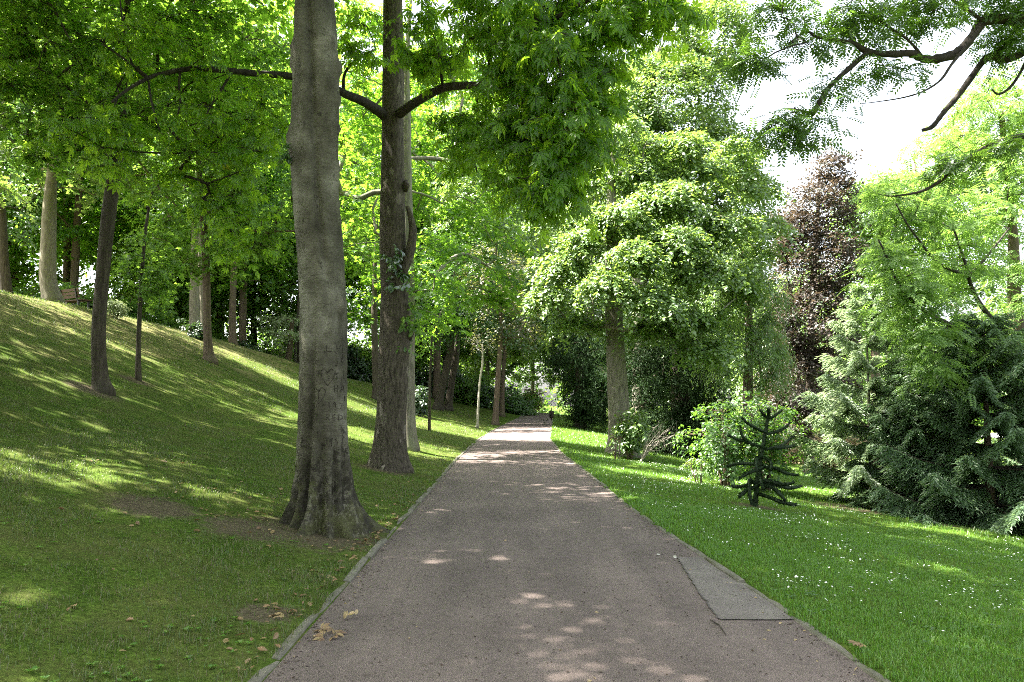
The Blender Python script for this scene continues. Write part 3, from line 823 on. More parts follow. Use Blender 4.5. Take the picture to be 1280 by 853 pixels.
# =================================================================== BEECH (nearest trunk)
B_ROWS = [(404, 690, 39), (403, 660, 36), (403, 630, 34.5), (404, 590, 33.2), (404, 540, 32.2), (404.5, 490, 31.5), (403.5, 440, 31), (403, 400, 30.5), (402, 350, 29.5), (400.5, 300, 28.5),
          (397.5, 250, 28), (394.5, 200, 28.5), (393.5, 160, 29.5), (394, 120, 29.5), (394, 80, 29), (393, 40, 28), (392.5, 0, 26.5), (392, -60, 25.5)]
def beech():
    root = tag(empty('beech_tree', BEECH), 'large smooth grey tree with carved initials on its trunk at the path edge', 'tree')
    P, R = px_trunk(B_ROWS, BEECH[1], BEECH); R = R * .96
    top = P[-1]
    P = np.concatenate([P, [top + np.array([.05, .1, 1.2]), top + np.array([.1, .2, 3.2]), top + np.array([.1, .3, 6.0])]])
    R = np.concatenate([R, [.22, .17, .07]])
    order = np.argsort(P[:, 2]); P, R = P[order], R[order]
    P[0][2] = -.12
    zz = np.concatenate([np.linspace(-.12, 1.2, 46), np.linspace(1.23, P[-1][2], 150)])
    cx = np.interp(zz, P[:, 2], P[:, 0]); cy = np.interp(zz, P[:, 2], P[:, 1]); rr = np.interp(zz, P[:, 2], R)
    for arr in (cx, cy, rr):
        arr[4:-4] = np.convolve(arr, np.ones(9) / 9, 'valid')
    NS = 132; th = np.arange(NS) * 2 * pi / NS    # 0 faces the camera, + to the right
    def wrap(a): return (a + pi) % (2 * pi) - pi
    zpx = lambda py: W(400, py, BEECH[1])[2] - BEECH[2]
    rg = np.random.default_rng(4); ph = rg.random(12) * 6.28
    knots = [(1.25, zpx(381), .10, .06), (1.2, zpx(165), .085, .055), (1.35, zpx(88), .07, .06), (.95, zpx(58), .05, .05), (1.3, zpx(128), .06, .05), (-.65, zpx(25), .035, .085), (1.45, zpx(212), .05, .04), (-1.3, zpx(178), .07, .08), (-1.5, zpx(70), .06, .12)]
    def disp(t, z):
        d = np.zeros_like(t + z)
        # root buttresses
        for (a0, amp, wid, fall) in [(-1.30, .23, .30, .24), (-.72, .13, .15, .17), (-.20, .34, .16, .17), (.42, .10, .14, .24), (.85, .10, .13, .2), (1.25, .13, .22, .30), (2.2, .3, .4, .3), (-2.3, .3, .4, .3), (3.1, .3, .4, .3)]:
            d = d + amp * np.exp(-(wrap(t - a0) / wid) ** 2) * np.exp(-np.maximum(z, -.1) / fall)
        for a0, dep, wid in [(-.50, .11, .17), (.20, .08, .13), (.66, .07, .10), (1.03, .05, .10), (-1.0, .05, .12)]:
            d = d - dep * np.exp(-(wrap(t - a0) / wid) ** 2) * np.exp(-((z - .45) / .55) ** 2)
        d = d + .03 * np.exp(-np.maximum(z, 0) / .8)
        # long folds between the fused stems
        g1 = -.25 + .12 * (z - 1.5)
        d = d - .085 * np.exp(-(wrap(t - g1) / .15) ** 2) * np.exp(-((z - 1.4) / .9) ** 2)
        g2 = .28 - .10 * (z - zpx(250))
        d = d - .075 * np.exp(-(wrap(t - g2 - .07 * np.sin(3 * z)) / .19) ** 2) * np.exp(-((z - zpx(265)) / .75) ** 2)
        g3 = .05 - .12 * (z - zpx(90))
        d = d - .075 * np.exp(-(wrap(t - g3) / .2) ** 2) * np.exp(-((z - zpx(80)) / .9) ** 2)
        d = d + .018 * np.sin(2 * t + ph[0] + 1.1 * z) + .010 * np.sin(1.0 * t + 2.4 * z) + .008 * np.sin(3 * t + ph[1] - 1.1 * z) + .006 * np.sin(5 * t + ph[2] + 1.9 * z)
        d = d + .004 * np.sin(9 * t + ph[3] + 2 * z) * np.sin(6 * z + ph[4]) + .0035 * np.sin(26 * z + 2 * np.sin(3 * t + ph[6]))
        low = np.exp(-np.maximum(z, 0) / .55)
        d = d + low * (.022 * np.sin(11 * t + 3 * z + ph[7]) * np.sin(9 * z + ph[8]) + .016 * np.sin(17 * t - 7 * z + ph[9]) + .010 * np.sin(29 * t + 11 * z + ph[10]) * np.sin(23 * z + 3 * np.sin(5 * t)))
        for ta, kz, amp, wid in knots:
            q = np.hypot(wrap(t - ta) * .30, (z - kz) * .8) / wid
            d = d + 1.3 * amp * np.exp(-q ** 2) - amp * 1.9 * np.exp(-(q / .42) ** 2)
        return d
    TH, ZZ = np.meshgrid(th, zz, indexing='xy')
    rad = rr[:, None] + disp(TH, ZZ)
    rad *= (1 + .0)
    X = cx[:, None] + np.sin(TH) * rad; Yv = cy[:, None] - np.cos(TH) * rad
    V = np.stack([X, Yv, ZZ], -1).reshape(-1, 3)
    n = len(zz); i, j = np.meshgrid(np.arange(n - 1), np.arange(NS), indexing='ij'); j2 = (j + 1) % NS
    b = MB(); b.add(V, None, np.stack([i * NS + j, i * NS + j2, (i + 1) * NS + j2, (i + 1) * NS + j], -1).reshape(-1, 4))
    rg2 = np.random.default_rng(8)
    blobs = [(.0, .4, 11.8, 5.4, 5.2, 3.0, 260), (-2.5, 1.0, 10.2, 3.2, 3.2, 1.5, 60), (-5.2, -.6, 11, 3.6, 3.8, 2.2, 170), (-4.6, -3.6, 10.6, 3.6, 3.0, 2.0, 150)]
    pads, od = sample_pads(rg2, blobs, .3)
    grow(b, P, R, pads, .009, rg2, hmin=6.6)
    b.build('trunk', M['bark_beech'], root)
    Pp, A, N, _ = spray(rg2, pads, np.array([0, 0, 1.]) + od * .4, np.full(len(pads), .95), 10, 14, .2, .1, .2)
    c = MB(); put_leaves(c, L4, Pp, A, N, .15 * (.7 + .6 * rg2.random(len(Pp)))); c.build('crown', GM['fresh'], root, False)
    # carved letters: strokes laid on the bark surface
    def surf(px, py):
        z = W(px, py, BEECH[1] - .3)[2] - BEECH[2]
        x = W(px, py, BEECH[1] - .28)[0] - BEECH[0]
        c0 = np.interp(z, zz, cx); c1 = np.interp(z, zz, cy); r0 = np.interp(z, zz, rr)
        t = math.asin(max(-.97, min(.97, (x - c0) / (r0 + .01))))
        for _ in range(5):
            r = r0 + float(disp(np.array(t), np.array(z)))
            t = math.asin(max(-.97, min(.97, (x - c0) / r)))
        return np.array([c0 + sin(t) * (r + .001), c1 - cos(t) * (r + .001), z])
    GL = {'L': [[(0, 0), (0, 1), (.8, 1)]], 'U': [[(0, 0), (0, .8), (.35, 1), (.7, .8), (.7, 0)]], 'K': [[(0, 0), (0, 1)], [(.7, 0), (0, .55), (.7, 1)]],
          'C': [[(.75, .1), (.3, 0), (0, .5), (.3, 1), (.75, .9)]], 'J': [[(.5, 0), (.5, .8), (.2, 1.1), (0, .9)]], 'N': [[(0, 1), (0, 0), (.7, 1), (.7, 0)]], 'H': [[(0, 0), (0, 1)], [(0, .5), (.7, .5)], [(.7, 0), (.7, 1)]],
          'A': [[(0, 1), (.35, 0), (.7, 1)], [(.15, .6), (.55, .6)]], 'T': [[(0, 0), (.8, 0)], [(.4, 0), (.4, 1)]], 'E': [[(.7, 0), (0, 0), (0, 1), (.7, 1)], [(0, .5), (.5, .5)]],
          'R': [[(0, 1), (0, 0), (.6, .05), (.65, .4), (0, .5), (.7, 1)]], 'D': [[(0, 0), (0, 1), (.6, .8), (.65, .3), (0, 0)]], 'I': [[(.2, 0), (.2, 1)]],
          '1': [[(0, .2), (.25, 0), (.25, 1)]], '7': [[(0, 0), (.7, 0), (.25, 1)]], '9': [[(.6, .4), (.2, .5), (0, .25), (.3, 0), (.6, .15), (.55, 1)]], 'O': [[(.35, 0), (0, .45), (.35, 1), (.7, .5), (.35, 0)]],
          'heart': [[(.5, .25), (.25, 0), (0, .2), (.08, .55), (.5, 1), (.9, .55), (1, .2), (.75, 0), (.5, .25)]], 'S': [[(.7, .1), (.2, 0), (.1, .4), (.6, .55), (.6, .95), (0, .95)]]}
    def word(name, glyphs, w=.0042):
        for g, px, py, gw, gh in glyphs:
            s = MB(); px += rg2.normal(0, .4); py += rg2.normal(0, .5)
            for st in GL[g]:
                pts = []
                for (u0, v0), (u1, v1) in zip(st[:-1], st[1:]):
                    for t in np.linspace(0, 1, 4)[:-1]: pts.append(surf(px + (u0 + (u1 - u0) * t) * gw, py + (v0 + (v1 - v0) * t) * gh))
                pts.append(surf(px + st[-1][0] * gw, py + st[-1][1] * gh))
                pts = np.array(pts) + rg2.normal(0, .0022, (len(pts), 3)) * np.array([1, 0, 1])
                s.tube(pts, [w * (.35 + .9 * rg2.random()) for _ in pts], 5)
            s.build(name if g == 'heart' else 'carved_letter', M['carve'], root)
    word('carved_lettering', [('L', 408, 432, 7, 7), ('U', 418, 430, 4, 6), ('K', 424, 429, 5, 8), ('C', 430, 433, 3, 7)])
    word('carved_lettering', [('J', 417, 444, 4, 13), ('U', 422, 447, 3, 5), ('L', 426, 446, 3, 6), ('N', 430, 442, 3, 7)])
    word('carved_heart', [('heart', 401, 460, 16, 22), ('E', 410, 471, 3, 6)], .0032)
    word('carved_heart', [('heart', 391, 484, 16, 20), ('T', 395, 488, 8, 11)], .0035)
    word('carved_lettering', [('1', 418, 467, 4, 9), ('S', 424, 462, 5, 12)])
    word('carved_lettering', [('H', 416, 482, 4, 9), ('A', 421, 481, 5, 9), ('N', 427, 480, 4, 9)])
    word('carved_lettering', [('1', 410, 503, 4, 7), ('9', 415, 503, 5, 7), ('7', 421, 504, 5, 7), ('O', 426, 495, 5, 7)])
    word('carved_lettering', [('R', 408, 519, 5, 7), ('E', 415, 519, 4, 7), ('D', 421, 519, 5, 7), ('U', 428, 518, 3, 7)])
    word('carved_lettering', [('I', 413, 551, 4, 8), ('D', 417, 551, 4, 8), ('C', 427, 561, 4, 6), ('T', 417, 568, 8, 6)])
    return root, zpx
_, zpx = beech()

# ivy tuft on the left side of the beech, rooted on the burr
def tuft(name, label, cat, center, n, R, leaf, size, mat, seed, tilt=(0, -.4, .4), droop=.3):
    rg = np.random.default_rng(seed)
    root = tag(empty(name, center), label, cat)
    b = MB(); st = MB()
    C = rg.normal(0, 1, (n, 3)) * np.array(R)
    for c in C: st.tube([np.zeros(3), c * .5 + rg.normal(0, .02, 3), c], [.005, .003, .0015], 4, cap=False)
    P, A, N, _ = spray(rg, C, np.tile(np.array(tilt), (n, 1)) + rg.normal(0, .3, (n, 3)), np.full(n, max(R) * .5), 4, 4, droop, .1, .5)
    put_leaves(b, leaf, P, A, N, size * (.7 + .6 * rg.random(len(P))))
    st.build('stem', M['bark_dark'], root); b.build('foliage', mat, root, False)
    return root
bp = W(366, 190, BEECH[1] - .12)
tuft('ivy_tuft', 'small hanging tuft of ivy on the left side of the carved grey trunk', 'ivy', bp + np.array([.0, -.02, 0]), 7, (.05, .06, .1), L4, .07, GM['ivy'], 5)

# =================================================================== CHESTNUT with flaking bark
def chestnut():
    base = CHESTNUT; Y = base[1]
    root = tag(empty('chestnut_tree', base), 'dark flaking trunk with long limb and big hanging palmate leaves behind the carved tree', 'tree')
    rg = np.random.default_rng(12)
    rows = [(485, 588, 21), (486.5, 560, 19), (489, 520, 18.5), (491, 480, 19), (493, 440, 19), (494.5, 400, 18.5), (494, 360, 17.5), (492, 320, 17), (491, 280, 16), (491, 240, 15), (491, 200, 14.5), (491, 150, 14), (491.5, 100, 13.5), (491.5, 50, 13), (491, 0, 12.5), (491, -80, 12)]
    P, R = px_trunk(rows, Y, base)
    t = P[-1]
    P = np.concatenate([P, [t + (0, .2, 2), t + (.2, .3, 4.5)]]); R = np.concatenate([R, [.15, .06]])
    b = MB(); trunk_tube(b, P, R, rg, 40, .35, .35, .035)
    # forked stub at the right of the stem, with an ivy clump below it
    S, r = px_trunk([(500, 345, 7), (508, 328, 6.5), (514, 308, 6), (516, 288, 5), (513, 270, 3.6), (509, 258, 2)], Y - .15, base)
    S, r = smooth_line(S, r); b.tube(S, r, 16)
    for (px, py, hw) in [(512, 418, 5), (507, 232, 4), (482, 270, 4)]:
        c = W(px, py, Y - .1) - base
        b.tube([c - np.array([0, -.05, .12]), c + np.array([.02, -.02, 0]), c + np.array([0, .05, .12])], [.03, .07, .03], 10)
    up = [(0.2, -.8, 13.4, 5.2, 3.8, 3.2, 180)]
    pads, od = sample_pads(rg, up, .3)
    grow(b, P, R, pads, .01, rg, hmin=8.2)
    b.build('trunk', M['bark_flaking'], root)
    # the visible limbs
    def limb(rows, sub=(), mat='branch_black'):
        m = MB()
        p, r = px_trunk([(a, c, d, e) for a, c, d, e in rows], Y, base); p, r = smooth_line(p, r, 5); m.tube(p, r, 9)
        nodes = [p]
        for sr in sub:
            q, r = px_trunk(sr, Y, base); q, r = smooth_line(q, r, 4); m.tube(q, r, 6); nodes.append(q)
        return m, np.concatenate(nodes), p, r
    def leaves_for(m, nodes, blobs, seed, padR, ntw, nper, lsize, name='crown', mat='chestnut', leaf=CHEST, tw=True, ldroop=.8, droop=.35):
        g = np.random.default_rng(seed)
        pd, o = sample_pads(g, [px_blob(*bl, base) for bl in blobs], .1)
        grow(m, nodes, np.full(len(nodes), .03), pd, .006, g, hmin=-99, sides=5, sag=.1, maxr=.03)
        NR = np.array([0, -.25, .9]) + o * .35
        RR = padR[0] + (padR[1] - padR[0]) * g.random(len(pd))
        Pq, A, N, tips = spray(g, pd, NR, RR, ntw, nper, droop, .2, ldroop, .35)
        if tw:
            for i in range(len(pd)):
                for j in range(ntw):
                    m.tube([pd[i], (pd[i] + tips[i, j]) / 2 + (0, 0, .03), tips[i, j]], [.005, .0035, .002], 3, cap=False)
        c = MB(); put_leaves(c, leaf, Pq, A, N, lsize * (.65 + .6 * g.random(len(Pq))))
        return c.build(name, GM[mat], root, False)
    # left limb passing behind the carved trunk
    m, nodes, _, _ = limb([(482, 146, 7.5, 15.2), (470, 137, 6.8, 15), (452, 126, 6, 14.7), (432, 118, 5.3, 14.4), (400, 103, 5, 14), (360, 95, 4.6, 13.6), (320, 92, 4.2, 13.3), (280, 88, 3.8, 13), (240, 86, 3.4, 12.7), (205, 92, 3, 12.4), (185, 98, 2.6, 12.2), (160, 112, 2, 12.0), (140, 128, 1.6, 11.8)],
        [[(185, 97, 2.2, 12.2), (170, 85, 1.8, 12.1), (150, 70, 1.5, 12), (128, 55, 1.2, 11.9)], [(183, 98, 1.8, 12.2), (165, 80, 1.5, 12.1), (155, 40, 1.2, 12.0), (150, 0, 1, 12)], [(225, 88, 2, 12.6), (224, 110, 1.6, 12.5), (225, 130, 1.3, 12.5), (220, 150, 1, 12.5)],
         [(290, 90, 2, 13), (275, 115, 1.6, 12.9), (262, 135, 1.2, 12.9), (255, 155, 1, 12.8)], [(185, 98, 1.5, 12.2), (190, 130, 1.2, 12.2), (200, 165, 1, 12.2)], [(430, 117, 2.4, 14.4), (430, 95, 2, 14.3), (440, 80, 1.6, 14.2), (455, 68, 1.2, 14.1), (470, 62, 1, 14.1)]])
    leaves_for(m, nodes, [(265, 185, 12.8, 75, 70, .9, 34), (300, 265, 13.2, 45, 60, .7, 20), (190, 60, 12.2, 70, 40, .8, 16), (120, 170, 12, 60, 50, .7, 16), (330, 150, 13.4, 30, 60, .5, 12), (445, 60, 14.2, 28, 50, .5, 10)], 61, (.35, .6), 5, 3, .145)
    m.build('branch', M['branch_black'], root)
    # right limb carrying the big hanging mass
    m, nodes, _, _ = limb([(500, 142, 6.5, 15.1), (512, 133, 6, 14.6), (530, 122, 5.6, 14), (555, 110, 5.2, 13.2), (580, 107, 5, 12.6), (605, 104, 4.6, 12), (620, 80, 4.2, 11.6), (650, 50, 3.6, 11.2), (700, 20, 3, 10.8), (760, -10, 2.4, 10.5), (830, -20, 1.8, 10.3)],
        [[(608, 100, 3, 12), (613, 70, 2.5, 11.8), (612, 30, 2.2, 11.6), (605, -10, 2, 11.5)], [(612, 98, 2.2, 11.9), (640, 118, 1.8, 11.5), (670, 160, 1.5, 11), (690, 215, 1.2, 10.6)], [(592, 107, 1.6, 12.3), (598, 140, 1.3, 12.3), (592, 180, 1, 12.3), (596, 215, .8, 12.3)], [(650, 50, 2, 11.2), (690, 90, 1.6, 10.8), (725, 140, 1.3, 10.5)]])
    leaves_for(m, nodes, [(690, 60, 10.9, 90, 75, 1.3, 64), (705, 165, 10.5, 58, 70, .8, 44), (690, 240, 10.3, 30, 38, .4, 15), (800, 10, 10.5, 70, 36, .7, 30), (640, 20, 11.3, 80, 50, 1, 40), (610, 170, 12, 55, 60, .7, 26), (755, 110, 10.5, 24, 50, .4, 12), (645, 120, 11, 40, 70, .6, 24), (655, 200, 11, 34, 45, .5, 14), (545, 60, 13, 50, 60, .8, 26)], 62, (.3, .55), 5, 3, .165, 'foliage')
    m.build('branch', M['branch_black'], root)
    # upper crown out of the picture, and lit sprays close behind the stem
    NR = np.array([0, 0, 1.]) + od * .5
    Pq, A, N, _ = spray(rg, pads, NR, np.full(len(pads), .9), 7, 6, .3, .15, .4)
    c = MB(); put_leaves(c, CHEST5, Pq, A, N, .17 * (.7 + .6 * rg.random(len(Pq)))); c.build('upper_crown', GM['chestnut'], root, False)
    return root
chestnut()
c0 = W(497, 338, CHESTNUT[1] - .32)
tuft('ivy_clump', 'leafy green ivy clump growing on the flaking dark trunk at head height above the fork', 'ivy', c0, 14, (.20, .10, .16), L6, .12, GM['ivy'], 9)
c0 = W(517, 385, CHESTNUT[1] - .2)
tuft('ivy_clump', 'bright green shoots of ivy on the right edge of the flaking dark trunk', 'ivy', c0, 9, (.10, .10, .42), L6, .11, GM['fresh'], 10)

# =================================================================== HELPERS FOR FRAMED TREES
def pxtree(name, label, Y, rows, blobs, leaf, lsize, lmat, bmat, seed, top=None, group=None, cat='tree', dz=0, **kw):
    """rows: trunk outline read from the photograph, first row at the foot"""
    base = G(rows[0][0], Y); base[2] += dz
    P, R = px_trunk(rows, Y, base)
    P = np.concatenate([[np.zeros(3)], P[1:]])
    if top is not None:
        P = np.concatenate([P, [P[-1] + np.array([0, 0, top * .5]), P[-1] + np.array([.1, 0, top])]])
        R = np.concatenate([R, [R[-1] * .6, R[-1] * .2]])
    return make_tree(name, label, cat, base, (P, R), [px_blob(*b, base) if len(b) == 7 else tuple(b[1:]) for b in blobs], leaf, lsize, GM[lmat], M[bmat], seed, group=group, **kw)

# ---- left bank
pxtree('maple_tree', 'slim dark trunk on the open bank, nearest tree left of the carved tree', 15.0,
       [(128, 498, 11.5), (125.5, 470, 8.8), (123.5, 430, 8.2), (125, 390, 8), (130, 330, 8), (136, 270, 8.4), (142, 225, 8), (149, 180, 7.5), (152, 150, 6.8), (153, 110, 5.5), (155, 60, 4.5), (160, -10, 3.5)],
       [(150, 85, 14.6, 150, 80, 2.0, 62), (60, 150, 14, 80, 55, 1.6, 30), (40, 50, 13, 80, 70, 1.6, 34), (250, 60, 15.5, 80, 80, 1.8, 44)],
       MAPLE, .115, 'maple', 'bark_dark', 71, top=2.0, upper=[(0, 0, 10.6, 5.0, 4.4, 2.8, 150)], padR=(.45, .8), ntw=7, nper=6, twigs=True, hmin=3.2, flare=.35, fh=.2, lumps=.04)
pxtree('sapling_tree', 'thin young tree with bare straight stem on the bank, right of the slim dark trunk', 18.0,
       [(172, 479, 3.4), (173, 430, 2.9), (175, 380, 2.6), (178, 330, 2.2), (183, 280, 1.8), (190, 240, 1.2)],
       [(185, 330, 18, 40, 60, .8, 22), (210, 350, 18.2, 30, 30, .6, 10)], MAPLE, .10, 'fresh', 'bark_dark', 72, padR=(.3, .55), ntw=6, nper=5, hmin=1.2, flare=.15, rtip=.004)
pxtree('maple_tree', 'brown straight trunk at the bank edge with low bright leafy branches', 27.0,
       [(262, 461, 6), (261, 440, 4.8), (259, 400, 4.8), (258, 350, 4.6), (256, 300, 4.2), (252, 250, 3.6), (248, 200, 3)],
       [(265, 300, 27, 75, 50, 2.0, 60), (230, 200, 27, 90, 80, 2.5, 90), (330, 230, 27, 60, 90, 2.5, 70), (290, 90, 27, 110, 80, 3, 110), (440, 230, 27, 50, 120, 2, 70)], MAPLE, .13, 'fresh', 'bark_brown', 73, top=2, upper=[(.5, -.9, 11, 5.0, 3.0, 2.4, 95)], padR=(.6, 1.0), ntw=8, nper=6, hmin=2.5)
pxtree('plane_tree', 'stout pale forked trunk on the crest of the bank beside the dark bench', 27.5,
       [(61, 380, 10.5), (60, 350, 9.5), (60, 310, 9), (61, 280, 8.5), (63, 240, 6.5), (66, 200, 5.5), (66, 150, 4)],
       [(60, 110, 28, 90, 90, 3, 60), (20, 215, 29, 60, 40, 2, 22), (120, 200, 28, 60, 50, 2, 20)], MAPLE, .14, 'linden', 'bark_pale', 74, top=3, flare=.22, fh=.3, upper=[(.6, -.2, 9.8, 4.8, 3.6, 2.4, 125), (5.0, -9.3, 9.5, 4.0, 2.6, 2.0, 80), (-2.6, -6, 9.5, 4.6, 4.0, 2.2, 120)], padR=(.7, 1.1), ntw=9, nper=7, hmin=2.0)
def fork(Y, rows, seed):
    pass
pxtree('dark_trunk_tree', 'dark upright trunk at the far left on the crest of the bank', 31.0,
       [(6, 370, 6.5), (5, 330, 5.8), (3, 280, 5.2), (0, 220, 4.6)],
       [(0, 150, 31, 90, 110, 3, 56), (15, 270, 33, 40, 35, 1.5, 12)], L6, .17, 'blue', 'bark_dark', 75, top=5, padR=(.7, 1.2), ntw=9, nper=8, hmin=2.5)
pxtree('plane_tree', 'tall pale grey trunk on the crest behind the low dark bush', 36.0,
       [(243, 424, 6.6), (243, 400, 6), (243, 360, 5.6), (244, 300, 5)],
       [(235, 200, 37, 80, 100, 3.5, 70)], MAPLE, .16, 'maple', 'bark_pale', 76, top=6, padR=(.8, 1.3), ntw=9, nper=7, hmin=3)
pxtree('slim_trunk_tree', 'slender pale brown trunk close behind the leafy tree on the bank edge', 34.0,
       [(256, 432, 3.2), (254, 400, 2.9), (252, 360, 2.6), (250, 320, 2.3)],
       [(265, 240, 35, 50, 70, 2, 34)], L6, .15, 'fresh', 'bark_pale', 77, top=3, padR=(.7, 1.1), ntw=8, nper=7, hmin=2.5)
pxtree('brown_trunk_tree', 'short brown trunk with peeling bark at the right end of the bank crest', 40.0,
       [(292, 443, 6), (291, 420, 4.6), (291, 390, 4.2), (292, 350, 3.8)],
       [(300, 270, 41, 60, 60, 3, 50), (320, 340, 42, 35, 25, 1.5, 12)], MAPLE, .17, 'maple', 'bark_brown', 78, top=4, padR=(.8, 1.3), ntw=9, nper=7, hmin=2.2)
pxtree('dark_trunk_tree', 'dim dark trunk in the shade behind the brown peeling trunk', 50.0,
       [(318, 440, 4), (317, 400, 3.6), (316, 360, 3.4)],
       [(330, 250, 52, 70, 80, 4, 50)], L6, .22, 'blue', 'bark_dark', 79, top=5, padR=(1.0, 1.6), ntw=9, nper=8, hmin=2.5)
pxtree('layered_dogwood', 'leaning little tree with flat tiers of pale cream-lit leaves left of the carved trunk', 44.0,
       [(355, 471, 4.5), (359, 455, 4), (362, 440, 3.6), (364, 420, 3), (365, 400, 2.2)],
       [(352, 400, 44, 34, 5, 1.3, 20), (358, 418, 43.5, 26, 4, 1.2, 12), (340, 440, 45, 20, 14, 1.0, 12)], L6, .13, 'pale', 'bark_brown', 80, padR=(.5, .9), ntw=9, nper=10, tilt=.1, flat=.05, hmin=.8, flare=.2)
pxtree('dark_trunk_tree', 'dark stem right beside the leaning tiered tree', 45.5,
       [(374, 472, 3.2), (374, 440, 2.8), (373, 400, 2.4)],
       [(372, 330, 46, 40, 50, 2, 26)], L6, .2, 'fresh', 'bark_dark', 81, top=3, padR=(.8, 1.3), ntw=8, nper=8, hmin=2)

# ---- along the left edge of the path
pxtree('grey_trunk_tree', 'smooth grey trunk standing close behind the flaking dark trunk', 20.0,
       [(511, 560, 9), (511, 520, 8), (511, 470, 7.6), (511, 420, 7.4), (511, 360, 7.2), (510, 300, 7), (509, 240, 6.5), (508, 150, 6)],
       [(545, 350, 20.6, 45, 60, 1.2, 26), (560, 230, 26, 75, 70, 1.6, 60), (445, 210, 21.5, 40, 120, 2, 40), (560, 110, 26.5, 90, 80, 2, 80), (600, 330, 26, 55, 60, 1.2, 44), (460, 80, 21, 50, 90, 2, 40)], MAPLE, .125, 'maple', 'bark_grey', 82, top=3.5, upper=None, padR=(.6, 1.0), ntw=8, nper=6, hmin=3, lumps=.03)
pxtree('dark_trunk_tree', 'dark trunk seen between the carved trunk and the flaking trunk', 38.0,
       [(471, 507, 5), (470, 480, 4.4), (469, 440, 4.2), (468, 390, 4)],
       [(455, 300, 38, 55, 80, 3, 56), (440, 400, 39, 25, 25, 1.5, 12)], MAPLE, .15, 'maple', 'bark_dark', 83, top=5, padR=(.7, 1.2), ntw=9, nper=7, hmin=2)
pxtree('sapling_tree', 'thin dark sapling in the lawn right of the flaking trunk', 28.0,
       [(537, 540, 1.9), (537, 500, 1.6), (538, 460, 1.4), (540, 420, 1.1)],
       [(543, 415, 28, 26, 26, .7, 12)], L6, .11, 'maple', 'bark_dark', 84, padR=(.4, .6), ntw=6, nper=6, hmin=1.5, flare=.1, rtip=.004)
pxtree('leaning_tree', 'left trunk of the leaning pair beyond the sapling', 45.0,
       [(547, 512, 5.6), (551, 490, 4.8), (557, 465, 4.6), (563, 435, 4.4), (568, 400, 4)],
       [(575, 340, 44, 60, 60, 3, 90), (540, 400, 44, 45, 25, 2, 22), (600, 400, 43, 45, 28, 2, 26)], L6, .19, 'blue', 'bark_dark', 85, top=4, padR=(.9, 1.5), ntw=9, nper=9, hmin=2.2)
pxtree('leaning_tree', 'right trunk of the leaning pair beyond the sapling', 46.5,
       [(560, 511, 4.8), (563, 490, 4.3), (567, 465, 4.1), (571, 435, 4)],
       [(620, 330, 46, 50, 60, 3, 70), (590, 260, 46, 60, 50, 3, 80), (600, 170, 46, 60, 60, 3, 70)], L6, .19, 'linden', 'bark_dark', 86, top=5, padR=(.9, 1.5), ntw=9, nper=9, hmin=2.2)
pxtree('birch_sapling', 'thin white barked young tree at the lawn edge by the far path', 36.0,
       [(597, 537, 1.6), (598, 505, 1.35), (600, 475, 1.2), (603, 455, 1.2), (603, 430, .9)],
       [(603, 425, 36, 20, 22, .7, 10)], L6, .11, 'rusty', 'bark_white', 87, padR=(.4, .7), ntw=6, nper=5, hmin=2, flare=.1, rtip=.006)
pxtree('path_side_tree', 'brown trunk on the left kerb of the far path, nearer of two', 42.0,
       [(619, 531, 4.2), (620, 510, 3.4), (622, 480, 3.2), (624, 450, 3), (626, 420, 2.8)],
       [(640, 400, 42, 42, 30, 2, 30), (620, 340, 42, 45, 40, 2.5, 36)], L6, .16, 'rusty', 'bark_brown', 88, top=3, padR=(.7, 1.1), ntw=8, nper=8, hmin=2.4)
pxtree('path_side_tree', 'brown trunk on the left kerb of the far path, farther of two', 55.0,
       [(627.5, 521, 3.4), (628, 500, 2.8), (629, 470, 2.6), (631, 435, 2.3)],
       [(650, 410, 55, 40, 30, 3, 30), (655, 330, 56, 55, 55, 4, 90), (680, 270, 57, 50, 50, 3, 60)], L6, .22, 'linden', 'bark_brown', 89, top=4, padR=(1, 1.5), ntw=8, nper=8, hmin=2.4)

# ---- right side
pxtree('linden_tree', 'big pale trunk right of the path with broad layered bright crown', 24.0,
       [(776, 570, 18), (775, 545, 14), (773, 500, 13), (770, 450, 12), (768, 400, 11), (766, 350, 10), (765, 290, 8)],
       [(755, 352, 22, 36, 15, .8, 16), (820, 372, 22, 42, 17, .9, 18), (790, 318, 22, 38, 14, .9, 16), (880, 340, 22.6, 46, 16, 1.0, 20), (850, 300, 22.4, 40, 16, .9, 18), (775, 272, 23, 46, 15, 1.0, 18), (845, 245, 23, 50, 18, 1.1, 22), (905, 285, 23.6, 40, 16, 1.0, 16), (800, 215, 24, 44, 16, 1.0, 16), (705, 330, 23.4, 36, 15, .9, 15), (690, 372, 23.6, 30, 13, .8, 11), (735, 300, 23, 30, 13, .8, 10), (880, 395, 22.6, 40, 15, .9, 16), (890, 435, 22.6, 36, 14, .8, 13), (720, 405, 23.6, 34, 11, .7, 10), (930, 350, 24, 26, 30, 1.0, 14), (750, 225, 24.6, 34, 14, .9, 10), (870, 210, 24, 40, 15, .9, 14), (815, 410, 22.6, 30, 9, .7, 8), (925, 230, 25, 34, 22, 1.0, 12), (820, 300, 24.6, 90, 90, 1.4, 50), (955, 290, 25, 24, 30, 1.0, 14), (700, 270, 24, 34, 16, 1.0, 12), (845, 180, 24, 50, 20, 1.2, 20), (780, 165, 24.4, 40, 20, 1.2, 16), (915, 190, 24.6, 36, 18, 1.1, 14)],
       L6, .125, 'linden', 'bark_grey', 90, top=3, padR=(.5, .85), ntw=12, nper=15, tilt=.35, flat=.07, hmin=4.2, lumps=.03, flare=.3, droop=.5, cone=-.05, shell=.1)
